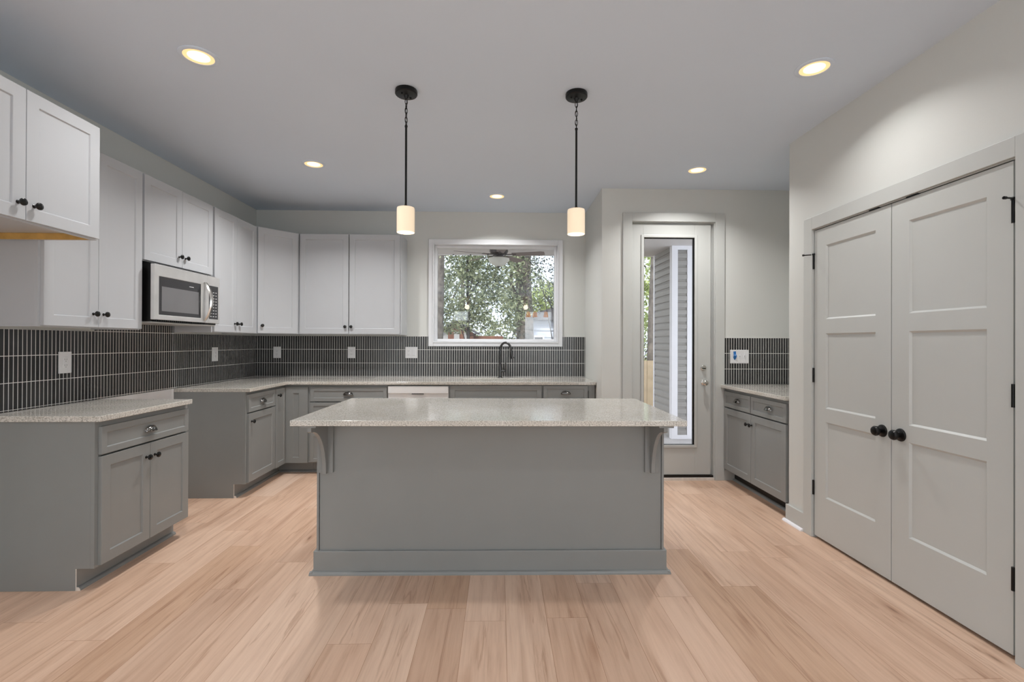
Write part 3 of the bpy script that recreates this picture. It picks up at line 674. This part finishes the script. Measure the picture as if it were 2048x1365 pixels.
# ------------------------------------------------------------------ microwave
mw = thing('microwave', 'stainless over-the-range microwave hanging under the short wall cabinet', 'microwave', (-2.29, 3.262, 1.428), LW)
mwW, mwH = .742, .392
MB().box(.003, .028, .0, mwW-.003, .386, mwH).build('body', M['black'], mw, bevel=.003)
fm = MB(); panel_front(fm, 0, .012, .578, mwH-.008, .028, [(.040, .044, .500, .308)], rec=.003, slope=.002); dr = fm.build('door', M['steel'], mw, loc=(0, .028, 0), bevel=.003)
MB().box(.0405, -.0262, .0445, .4995, -.0245, .3075).build('door_glass', M['blackglass'], dr)
MB().box(.068, -.0275, .072, .470, -.0255, .240).build('door_window', M['mwwin'], dr)
MB().box(.360, -.0275, .268, .410, -.0260, .2725).build('logo', M['label'], dr)
cpn = MB().box(.581, 0, .012, mwW, .028, mwH-.008).build('control_panel', M['steel'], mw, bevel=.003)
MB().box(.600, -.0015, .044, .718, .002, .308).build('keypad', M['blackglass'], cpn)
kp = MB()
for i in range(9):
    for j in range(3): kp.box(.612+j*.034, -.0025, .062+i*.024, .630+j*.034, -.001, .067+i*.024)
kp.build('key_print', M['label'], cpn)
# bowed handle: a flat strip bulging out of the door
hp = []; n_ = 18
for i in range(n_+1):
    t = i/n_; hp.append((.545, -.003-.050*math.sin(math.pi*t)**.8, .030+.295*t))
hb = MB(); vs = []; fs = []
for i, p in enumerate(hp):
    t = i/n_; hw_ = .012+.006*math.sin(math.pi*t)
    for (dx, dy) in ((-hw_, 0), (hw_, 0), (hw_*.6, -.010), (-hw_*.6, -.010)): vs.append((p[0]+dx, p[1]+dy, p[2]))
for i in range(n_):
    for k in range(4): fs.append((i*4+k, i*4+(k+1) % 4, (i+1)*4+(k+1) % 4, (i+1)*4+k))
fs += [(0, 1, 2, 3), tuple(n_*4+k for k in (3, 2, 1, 0))]
hb.add(vs, fs).build('handle', M['chrome'], dr, loc=(0, -.026, 0), smooth=True)
vg = MB()
for i in range(26): vg.box(.02+i*.021, .004, .0, .030+i*.021, .03, .011)
vg.build('vent_grille', M['black'], mw)
MB().box(.01, .03, -.010, mwW-.01, .36, 0).build('bottom_plate', M['steel'], mw, bevel=.003)

# ------------------------------------------------------------------ outlets and switch
def outlet(loc, rz, label, w=.076, h=.124, gangs=1, group='wall outlets on the black tile'):
    t = thing('outlet', label, 'outlet', loc, rz, group)
    MB().box(-w/2, -.006, -h/2, w/2, 0, h/2).build('cover_plate', M['plastic'], t, bevel=.002)
    cx = 0 if gangs == 1 else -w/4+.004
    rc = MB().box(cx-.017, -.0085, -.034, cx+.017, -.005, .034).build('receptacle', M['plastic'], t, bevel=.002)
    sl = MB()
    for s_ in (-.018, .018):
        sl.box(cx-.008, -.0092, s_-.003, cx-.006, -.0083, s_+.006).box(cx+.005, -.0092, s_-.003, cx+.007, -.0083, s_+.006).lathe([(.0024, 0), (.0024, .001)], (cx, -.0083, s_-.010), axis=1, sign=-1, seg=10)
    sl.build('slots', M['slot'], rc)
    if gangs == 2: MB().box(w/4-.021, -.0085, -.034, w/4+.013, -.005, .034).build('rocker_switch', M['plastic'], t, bevel=.002)
    return t
ym = YB-TT
outlet((-2.442, ym, 1.177), 0, 'white outlet on black tile under the corner, leftmost on the window wall', w=.082)
outlet((-1.630, ym, 1.178), 0, 'white outlet on black tile under the middle of the wide wall cabinet', w=.084)
outlet((-.973, ym, 1.179), 0, 'double-width white outlet and switch plate just left of the window', w=.132, gangs=2)
outlet((XL+TT, 3.034, 1.162), LW, 'white outlet on the left wall tile above the near countertop', w=.086, h=.132)
outlet((XL+TT, 4.598, 1.174), LW, 'white outlet on the left wall tile above the far counter corner', w=.090, h=.130)
sw = thing('light_switch', 'white triple switch plate with blue tape over the first switch, in the niche', 'switch', (2.2675, YD-TT, 1.168))
MB().box(-.0875, -.006, -.064, .0875, 0, .064).build('cover_plate', M['plastic'], sw, bevel=.002)
for i, dx in enumerate((-.046, 0, .046)):
    MB().box(dx-.005, -.008, -.012, dx+.005, -.005, .012).prism([(-.018, .010), (-.016, .016), (-.005, .004), (-.005, -.006)], 0, dx-.0045, dx+.0045).build('toggle', M['plastic'], sw, bevel=.001)
MB().add([(-.060, -.0075, .048), (-.034, -.0075, .050), (-.034, -.0085, .024), (-.032, -.021, .006), (-.036, -.019, -.010), (-.044, -.0075, -.033), (-.052, -.0075, -.028), (-.062, -.012, -.008), (-.062, -.020, .008), (-.058, -.009, .026)], [(0, 1, 2, 9), (9, 2, 3, 8), (8, 3, 4, 7), (7, 4, 5, 6)]).build('painters_tape', M['tape'], sw)

# ------------------------------------------------------------------ island
isl = thing('kitchen_island', 'grey panelled kitchen island in the middle of the room', 'kitchen island', (-.041, 2.715, 0), -.010)
hw2 = .974; IT = .871
MB().box(-hw2+.012, .006, .0, hw2-.012, .655, IT).build('body', g, isl)
MB().box(-hw2+.016, 0, .1, hw2-.016, .006, IT).build('front_panel', g, isl)
for s_ in (-1, 1): MB().box(s_*(hw2-.0125), -.006, .1, s_*hw2, .66, IT).build('side_panel', g, isl, bevel=.001)
bs = MB(); bo = hw2+.014
bs.box(-bo, -.016, 0, bo, 0.0, .128).box(-bo, 0, 0, -hw2, .66, .128).box(hw2, 0, 0, bo, .66, .128).build('baseboard', g, isl, bevel=.003)
so = bo+.017; q_ = [(-.016, 0), (-.035, 0), (-.034, .008), (-.029, .015), (-.022, .018), (-.016, .0185)]
sh = MB().prism(q_, 0, -so, so)
for s_ in (-1, 1): sh.prism([(s_*bo, 0), (s_*(bo+.019), 0), (s_*(bo+.018), .008), (s_*(bo+.013), .015), (s_*(bo+.006), .018), (s_*bo, .0185)], 1, -.033, .66)
sh.build('shoe_moulding', g, isl)
for s_ in (-1, 1):
    cx = s_*(hw2-.054) if s_ < 0 else hw2-.072
    co = MB().box(cx-.038, -.018, .565, cx+.038, 0, IT).build('corbel', g, isl, bevel=.001)
    MB().box(cx-.038, -.262, IT-.013, cx+.038, -.018, IT).build('top_plate', g, co, bevel=.001)
    pf = [(-.018, IT-.013), (-.250, IT-.013), (-.250, IT-.036)]
    for t in range(0, 91, 6):
        a_ = R(t); pf.append((-.238+.196*math.sin(a_), IT-.042-.262*(1-math.cos(a_))))
    pf += [(-.034, .565), (-.018, .565)]
    MB().prism(pf, 0, cx-.010, cx+.010).build('bracket', g, co, bevel=.001)
wv = (2*hw2-.05)/3
for i in range(3):
    xx = -hw2+.02+i*(wv+.005)
    MB().box(xx, .655, .12, xx+wv, .675, .86).build('door', g, isl, bevel=.002)
it = MB().prism([(-1.0, -.487), (1.0, -.487), (1.0, .487), (-1.0, .487)], 2, 0, .0285)
tag(it.build('island_countertop', M['stone'], loc=(-.0405, 2.912, .8715), rot=(0, 0, -.010), bevel=.003), 'large speckled stone countertop on the kitchen island', 'countertop')

# ------------------------------------------------------------------ pendants
def pendant(x_, y_, label, rot):
    t = thing('pendant_light', label, 'pendant light', (x_, y_, HC), rot, 'pendant lights over the island')
    ca = MB().lathe([(.062, 0), (.064, -.006), (.064, -.022), (.060, -.027), (.016, -.031), (.010, -.045), (.006, -.052)]).build('canopy', M['black'], t, smooth=True)
    for a_ in (R(20), R(200)): MB().lathe([(.006, -.026), (.006, -.034), (.001, -.037)], (.034*math.cos(a_), .034*math.sin(a_), 0), seg=10).build('screw', M['black'], ca, smooth=True)
    ch = MB(); z_ = -.050; L_ = .030
    for i in range(6):
        hw_, hh = .0075, L_/2+.003; pts_ = []
        for k in range(16):
            a_ = 2*math.pi*k/16; px_, pz = hw_*math.cos(a_), hh*math.sin(a_)*1.0
            pts_.append((px_, 0, z_-L_/2+pz) if i % 2 == 0 else (0, px_, z_-L_/2+pz))
        ch.tube(pts_, .0019, seg=6, closed=True); z_ -= L_-.0035
    ch.tube([(.004*math.sin(i*1.3), .004*math.cos(i*1.1), -.05-i*.0158) for i in range(11)], .0016, seg=6)
    ch.build('chain', M['black'], t, smooth=True)
    MB().tube([(0, 0, z_+.003), (0, 0, -.672)], .0062, seg=12).lathe([(.008, 0), (.009, -.006), (.0062, -.014)], (0, 0, z_+.006), seg=12).build('rod', M['black'], t, smooth=True)
    MB().lathe([(.006, -.66), (.012, -.668), (.012, -.674), (.030, -.676), (.030, -.679)]).build('shade_cap', M['black'], t, smooth=True)
    sh_ = MB(); r_ = .0505; zt_, zb2 = -.677, -.822; seg = 40
    prof = [(.012, zt_), (r_-.008, zt_), (r_-.002, zt_-.002), (r_, zt_-.010), (r_, zb2+.002), (r_-.002, zb2), (r_-.005, zb2+.002), (r_-.005, zt_-.010), (.012, zt_-.006)]
    vs = []; fs = []
    for (rr, zz) in prof:
        for k in range(seg): a_ = 2*math.pi*k/seg; vs.append((rr*math.cos(a_), rr*math.sin(a_), zz))
    for i in range(len(prof)-1):
        for k in range(seg): fs.append((i*seg+k, i*seg+(k+1) % seg, (i+1)*seg+(k+1) % seg, (i+1)*seg+k))
    sh_.add(vs, fs).build('glass_shade', M['opal'], t, smooth=True)
    MB().lathe([(.010, -.690), (.012, -.72), (.024, -.75), (.029, -.775), (.024, -.80), (.001, -.812)]).build('bulb', M['opaldisc'], t, smooth=True)
    d = bpy.data.lights.new('pendant_glow', 'POINT'); d.energy = 1.1; d.color = (1, .82, .6); d.shadow_soft_size = .04
    o = bpy.data.objects.new('pendant_glow', d); C.objects.link(o); o.location = (0, 0, -.86); o.parent = t
    return t
pendant(-.541, 2.79, 'black pendant with lit opal cylinder shade, left one over the island', R(35))
pendant(.4455, 2.792, 'black pendant with lit opal cylinder shade, right one over the island', 0)

# ------------------------------------------------------------------ recessed lights
CANP = 18.0
def can(x_, y_, label, e=None):
    t = thing('recessed_light', label, 'ceiling light', (x_, y_, HC), 0, 'recessed ceiling lights')
    seg = 40; prof = [(.092, 0), (.092, -.003), (.086, -.006), (.072, -.006), (.068, -.001)]
    mb_ = MB(); vs = []; fs = []
    for (rr, zz) in prof:
        for k in range(seg): a_ = 2*math.pi*k/seg; vs.append((rr*math.cos(a_), rr*math.sin(a_), zz))
    for i in range(len(prof)-1):
        for k in range(seg): fs.append((i*seg+k, i*seg+(k+1) % seg, (i+1)*seg+(k+1) % seg, (i+1)*seg+k))
    mb_.add(vs, fs).build('trim_ring', M['ceil'], t, smooth=True)
    vs = []; fs = []
    for (rr, zz) in ((.071, -.004), (.050, -.0025)):
        for k in range(seg): a_ = 2*math.pi*k/seg; vs.append((rr*math.cos(a_), rr*math.sin(a_), zz))
    for k in range(seg): fs.append((k, (k+1) % seg, seg+(k+1) % seg, seg+k))
    MB().add(vs, fs).build('reflector', M['ledrim'], t)
    MB().lathe([(.051, -.0015), (.051, -.003), (.001, -.0032)], seg=seg).build('lens', M['led'], t)
    d = bpy.data.lights.new('can_beam', 'AREA'); d.shape = 'DISK'; d.size = .13; d.energy = e or CANP; d.color = (1, .985, .97); d.spread = R(135)
    o = bpy.data.objects.new('can_beam', d); C.objects.link(o); o.location = (0, 0, -.009); o.parent = t
    return t
can(-1.535, 2.490, 'lit recessed ceiling light over the left aisle, nearest the camera', 7)
can(-1.520, 3.972, 'lit recessed ceiling light near the microwave wall, farther left one')
can(-.027, 4.779, 'lit recessed ceiling light above the sink window', 14)
can(1.655, 3.990, 'lit recessed ceiling light in front of the glazed door', 12)
can(1.655, 2.490, 'lit recessed ceiling light in front of the pantry doors', 5)
for (x_, y_) in ((-1.5, .6), (1.3, .6), (-1.5, -1.6), (1.3, -1.6)):
    can(x_, y_, 'lit recessed ceiling light behind the camera', 4.5 if x_ < 0 and y_ > 0 else 7)

M['amber'] = emis('amber_shade_lit', (1, .42, .12), 3.2)
ch_ = thing('chandelier', 'three-shade black ceiling lamp behind the camera, mirrored in the sink window', 'lamp', (.98, -2.0, HC))
MB().lathe([(.06, 0), (.06, -.02), (.01, -.03)]).tube([(0, 0, -.02), (0, 0, -.62)], .008).tube([(-.24, 0, -.62), (.30, 0, -.62)], .008).build('frame', M['black'], ch_, smooth=True)
for dx in (-.20, -.02, .27): MB().lathe([(.02, -.62), (.045, -.64), (.065, -.76), (.06, -.77), (.02, -.70)], (dx, 0, 0)).build('lamp_shade', M['amber'], ch_, smooth=True)

# ------------------------------------------------------------------ exterior
G0 = -.55
ext = lambda o, l, c: tag(o, l, c)
tag(MB().box(-30, YB+T, G0-.2, 30, 60, G0).build('ground', M['ground']), 'leaf covered back yard ground beyond the porch', 'ground', kind='structure')
tag(MB().box(XR+T, YD+T, -.25, 5.5, YB+T, -.115).box(-4, YB+T, -.25, 5.5, 7.95, -.115).build('porch_floor', M['concrete']), 'pale concrete porch floor outside the glazed door', 'porch floor', kind='structure')
tag(MB().box(XR+T, YD+T, 2.725, 5.5, YB+T, 2.80).box(-4, YB+T, 2.725, 5.5, 7.86, 2.80).build('porch_ceiling', M['porchceil']), 'white vinyl porch ceiling outside the window', 'porch ceiling', kind='structure')
pb = tag(MB().box(-4, 7.86, 2.722, 5.5, 7.92, 2.95).build('porch_beam', M['extwhite']), 'white front edge beam of the porch roof', 'beam', kind='structure')
nb = MB()
for i in range(16): nb.box(-1.6+i*.28, 7.845, 2.712, -1.58+i*.28, 7.862, 2.728)
nb.build('fasteners', M['dark'], pb)
# sided porch column: siding as lapped courses
col = thing('porch_column', 'grey sided porch column with white corner boards, seen through the glazed door', 'column', (2.53, 7.0, -.115))
def lap(mb_, x0, x1, z0, z1, y, p=.104, dep=.018, axis='y', sign=-1):
    """dutch-lap courses: a leaning face, a deep scoop at its top and an undercut butt at its foot"""
    z = z0
    while z < z1-.01:
        zt = min(z+p, z1); h_ = zt-z
        pr = [(0, 0), (1, .0), (1, .03*h_/p), (.85, h_*.62), (.30, h_*.72), (.06, h_*.86), (0, h_)]
        pts = [(y+sign*dep*a_, z+b_) for a_, b_ in pr]
        if axis == 'y': vs = [(x0, a_, b_) for a_, b_ in pts]+[(x1, a_, b_) for a_, b_ in pts]
        else: vs = [(a_, x0, b_) for a_, b_ in pts]+[(a_, x1, b_) for a_, b_ in pts]
        n_ = len(pts); mb_.add(vs, [(i, i+1, i+1+n_, i+n_) for i in range(n_-1)]); z = zt
    return mb_
MB().box(.02, .02, 0, .30, .83, 2.84).build('core', M['siding'], col)
lap(MB(), .09, .225, .06, 2.78, .018).build('front_siding', M['siding'], col)
lap(MB(), .08, .80, .06, 2.78, .02, axis='x').build('side_siding', M['siding'], col)
for (x0, y0_, x1, y1) in ((0, -.004, .088, .02), (0, .02, .018, .09), (.228, -.004, .31, .02), (0, .79, .018, .85), (.29, .02, .31, .09)):
    MB().box(x0, y0_, .0, x1, y1, 2.84).build('corner_board', M['extwhite'], col, bevel=.002)
MB().box(.088, -.004, 0, .228, .02, .06).build('base_trim', M['extwhite'], col)
MB().box(.088, -.004, 2.78, .228, .02, 2.84).build('top_trim', M['extwhite'], col)
# ceiling fan
fn = thing('ceiling_fan', 'dark bronze porch ceiling fan with a frosted bowl light, seen through the window', 'ceiling fan', (-.010, 6.80, 2.725), R(0))
MB().lathe([(.065, 0), (.065, -.02), (.03, -.05), (.018, -.055), (.018, -.085)]).build('downrod', M['fan'], fn, smooth=True)
MB().lathe([(.03, -.075), (.085, -.085), (.125, -.11), (.135, -.145), (.12, -.175), (.075, -.195), (.06, -.20), (.06, -.225), (.085, -.23), (.085, -.245)]).build('motor_housing', M['fan'], fn, smooth=True)
MB().lathe([(.145, -.243), (.150, -.250), (.140, -.285), (.105, -.325), (.05, -.350), (.02, -.355)]).build('light_bowl', M['bowl'], fn, smooth=True)
MB().lathe([(.02, -.352), (.026, -.358), (.012, -.372), (.001, -.380)]).build('finial', M['fan'], fn, smooth=True)
for a in (-85, -12, 59, 131, 203):
    bl = MB(); n_ = 10; vs = []; fs = []
    for i in range(n_+1):
        t = i/n_; xx = .19+.46*t; hw_ = (.050+.022*t) if t < .93 else .052
        tilt = -.20
        for (yy, zz) in ((-hw_, 0), (hw_, 0), (hw_, .006), (-hw_, .006)): vs.append((xx, yy*math.cos(tilt), -.195+yy*math.sin(tilt)+zz))
    for i in range(n_):
        for k in range(4): fs.append((i*4+k, i*4+(k+1) % 4, (i+1)*4+(k+1) % 4, (i+1)*4+k))
    fs += [(0, 1, 2, 3), tuple(n_*4+k for k in (3, 2, 1, 0))]
    b_ = bl.add(vs, fs).build('blade', M['fanblade'], fn, rot=(0, 0, R(a)), bevel=.001)
    MB().box(.09, -.018, -.198, .25, .018, -.188).build('blade_arm', M['fan'], b_, bevel=.002)

# trees
nr = np.random.RandomState(3)
def leaves(name, parent, mat, blobs, n, size, label=None):
    """blobs: (cx,cy,cz,rx,ry,rz)"""
    w_ = np.array([b[3]*b[4]*b[5] for b in blobs])**.7; w_ /= w_.sum()
    idx = nr.choice(len(blobs), n, p=w_); B = np.array(blobs)[idx]
    d = nr.normal(size=(n, 3)); d /= np.linalg.norm(d, axis=1)[:, None]; rad = nr.uniform(.25, 1, n)**.5
    P = B[:, :3]+d*rad[:, None]*B[:, 3:]
    a = nr.normal(size=(n, 3)); a /= np.linalg.norm(a, axis=1)[:, None]
    b = nr.normal(size=(n, 3)); b -= a*(a*b).sum(1)[:, None]; b /= np.linalg.norm(b, axis=1)[:, None]
    s = size*nr.uniform(.6, 1.3, n)[:, None]
    v = np.stack([P-a*s, P+b*s*.42, P+a*s, P-b*s*.42], 1).reshape(-1, 3)
    me = bpy.data.meshes.new(name); me.vertices.add(4*n); me.vertices.foreach_set('co', v.ravel())
    me.loops.add(4*n); me.loops.foreach_set('vertex_index', np.arange(4*n)); me.polygons.add(n); me.polygons.foreach_set('loop_start', np.arange(n)*4); me.polygons.foreach_set('loop_total', np.full(n, 4))
    me.update(calc_edges=True); me.materials.append(mat)
    o = bpy.data.objects.new(name, me); C.objects.link(o); o.parent = parent; return o
def tree(name, label, x_, y_, h, r_, blobs, n, size, leaf, bark='bark', branches=6, lean=0, group='trees in the back yard'):
    t = thing(name, label, 'tree', (x_, y_, G0), 0, group)
    tr = MB(); pts = []; rr = []
    for i in range(9):
        k = i/8; pts.append((lean*k+.06*math.sin(k*5+x_)*r_*4, .05*math.cos(k*4), h*k)); rr.append(r_*(1-.55*k))
    tr.tube(pts, rr, seg=12); tr.build('trunk', M[bark], t, smooth=True)
    br = MB()
    for i in range(branches):
        b = blobs[i % len(blobs)]; k = rng.uniform(.3, .95); z_ = h*k; s0 = Vector((lean*k, 0, z_))
        e = Vector((b[0]+rng.uniform(-.7, .7)*b[3], b[1]+rng.uniform(-.6, .6)*b[4], b[2]+rng.uniform(-.5, .8)*b[5]))
        m1 = s0.lerp(e, .35)+Vector((rng.uniform(-.15, .15), 0, rng.uniform(.0, .3))); m2 = s0.lerp(e, .7)+Vector((rng.uniform(-.2, .2), 0, rng.uniform(-.1, .3)))
        q = r_*rng.uniform(.18, .4); br.tube([s0, m1, m2, e], [q, q*.7, q*.45, q*.15], seg=7)
    br.build('branches', M[bark], t, smooth=True)
    leaves('foliage', t, M[leaf], blobs, n, size)
    return t
tree('tree', 'large grey tree trunk at the left edge of the window', -1.43, 10.6, 7.5, .24, [(.5, .2, 4.6, 1.1, .8, 1.2), (-.4, .3, 5.6, 1.2, .9, 1.2)], 2600, .05, 'leaf1', branches=6)
tree('tree', 'leafy green tree filling the left half of the window view', -.75, 11.5, 4.2, .05, [(-.1, 0, 3.1, .9, .6, .75), (.5, .2, 3.7, .9, .6, .65), (-.35, 0, 2.35, .6, .5, .35), (.7, 0, 2.6, .7, .5, .6), (0, .2, 4.2, 1.0, .6, .6)], 7600, .050, 'leaf1', bark='barkdark', branches=14)
tree('tree', 'thick brown trunk right of centre in the window view', .62, 12.5, 7, .27, [(-.3, 0, 3.6, .75, .6, 1.0), (-.6, -.2, 4.9, 1.0, .7, .8), (-.1, 0, 2.7, .45, .4, .5), (.0, 0, 5.2, .9, .7, .8)], 5200, .052, 'leaf1', branches=10)
tree('tree', 'sparse dark-twigged tree against the sky at the right of the window', 1.35, 11.7, 5.0, .04, [(-.1, 0, 4.2, .8, .5, .9), (.4, 0, 3.3, .6, .5, .8), (-.3, 0, 3.2, .4, .4, .8)], 1300, .042, 'leaf3', bark='barkdark', branches=22)
tree('tree', 'low yellow-green tree behind the pale blue house', 2.6, 20.0, 4.0, .10, [(-.2, 0, 3.6, 1.3, .8, .8), (.7, 0, 3.3, 1.2, .8, .7)], 3600, .085, 'leaf2', branches=6)
tree('tree', 'bright green sapling low in the yard in front of the shed', -1.25, 12.9, 1.7, .035, [(0, 0, 1.5, .45, .35, .40), (.8, -.3, 1.25, .6, .3, .25), (1.5, -.2, 1.2, .5, .3, .25)], 1700, .045, 'leaf2', bark='barkdark', branches=9)
tree('tree', 'tall dark trunk seen through the left side of the glazed door', 3.19, 9.95, 7, .115, [(-.6, .6, 5.0, .9, .6, .8)], 900, .07, 'leaf2', bark='bark', lean=.10, branches=3)
tree('tree', 'green foliage seen through the top left of the glazed door', 4.1, 14.0, 5.2, .1, [(-.1, 0, 4.0, .9, .7, 1.0), (.2, 0, 2.9, .8, .7, .8)], 2600, .07, 'leaf2', branches=5)
tree('shrub', 'scrubby shrub above the wooden fence seen through the glazed door', 3.35, 11.2, 1.6, .03, [(0, 0, 1.7, .45, .4, .45), (.2, 0, 2.3, .3, .3, .3)], 700, .05, 'leaf2', bark='barkdark', branches=12)
tree('tree', 'thin green tree seen at the right edge of the door glass', 5.9, 14.0, 5.0, .1, [(0, 0, 3.6, .7, .7, 1.6), (0, 0, 2.0, .6, .6, .8)], 2500, .07, 'leaf1', branches=5)
tree('shrub', 'tangle of bare brown vines in front of the thick trunk', .42, 11.6, 1.8, .02, [(.1, 0, 1.4, .3, .25, .9), (-.2, .1, 1.3, .35, .2, .6)], 900, .04, 'leaf3', bark='barkdark', branches=30)
for i in range(4):
    tree('tree', 'distant hazy green tree beyond the shed and house', -5.4+i*3.3, 24+3.2*(i % 2), 6.2, .2, [(0, 0, 4.4+.4*(i % 2), 1.5, 1, 1.5), (.8, 0, 2.6, 1.4, 1, 1.2), (-.6, 0, 1.9, 1.4, 1, 1.2)], 3200, .11, 'leaf1', branches=4, group='distant trees')
# brown shed
sd_ = thing('shed', 'rusty brown shed with a low gabled roof beyond the trees', 'shed', (-1.82, 15.2, G0))
MB().box(0, 0, 0, 1.0, 1.8, 2.15).box(1.0, .5, 0, 1.95, 1.6, 2.05).build('body', M['rust'], sd_)
for xx in (.04, .40, .72): MB().box(xx, -.03, 0, xx+.17, 0, 2.18).build('metal_panel', M['shedgrey'], sd_)
MB().prism([(0, 2.15), (1.0, 2.15), (.45, 2.48)], 1, 0, .06).build('gable', M['rust'], sd_)
MB().prism([(-.12, 2.12), (.45, 2.48), (1.12, 2.10), (1.12, 2.17), (.45, 2.56), (-.12, 2.19)], 1, -.2, 2.0).build('roof', M['roof'], sd_)
# pale blue house
hs = thing('house', 'pale blue sided neighbour house at the right of the window view', 'house', (.80, 14.2, G0))
lap(MB(), .0, 2.2, 0, 2.55, 0, p=.2, dep=.04).box(0, .01, 0, 2.2, 3, 2.5).build('siding', M['bluesiding'], hs)
MB().box(-.04, -.05, 0, .10, .05, 2.55).build('corner_board', M['extwhite'], hs)
wn2 = MB().box(.20, -.08, .75, .52, -.02, 2.05).build('window_frame', M['extwhite'], hs)
MB().box(.24, -.085, .80, .48, -.078, 2.0).build('pane', M['blackglass'], wn2)
MB().prism([(-.2, 2.5), (2.4, 2.5), (2.4, 2.6), (1.1, 2.95), (-.2, 2.6)], 1, -.25, 3.2).build('roof', M['roof'], hs)
# fences
def fence(x0, x1, y, top, label):
    t = thing('wooden_fence', label, 'fence', (x0, y, G0)); L_ = x1-x0; n_ = int(L_/.145); 
    mb_ = MB()
    for i in range(n_): mb_.box(i*.145+.003, 0, 0, i*.145+.14, .018, top-G0-rng.uniform(0, .01))
    mb_.build('boards', M['fence'], t)
    for z_ in (.3, top-G0-.2): MB().box(0, .018, z_, L_, .055, z_+.09).build('rail', M['fence'], t)
fence(2.3, 4.6, 9.3, .955, 'new pale pine fence seen through the lower left of the glazed door')
fence(-4.2, .3, 13.2, .62, 'weathered pine fence along the bottom left of the window view')
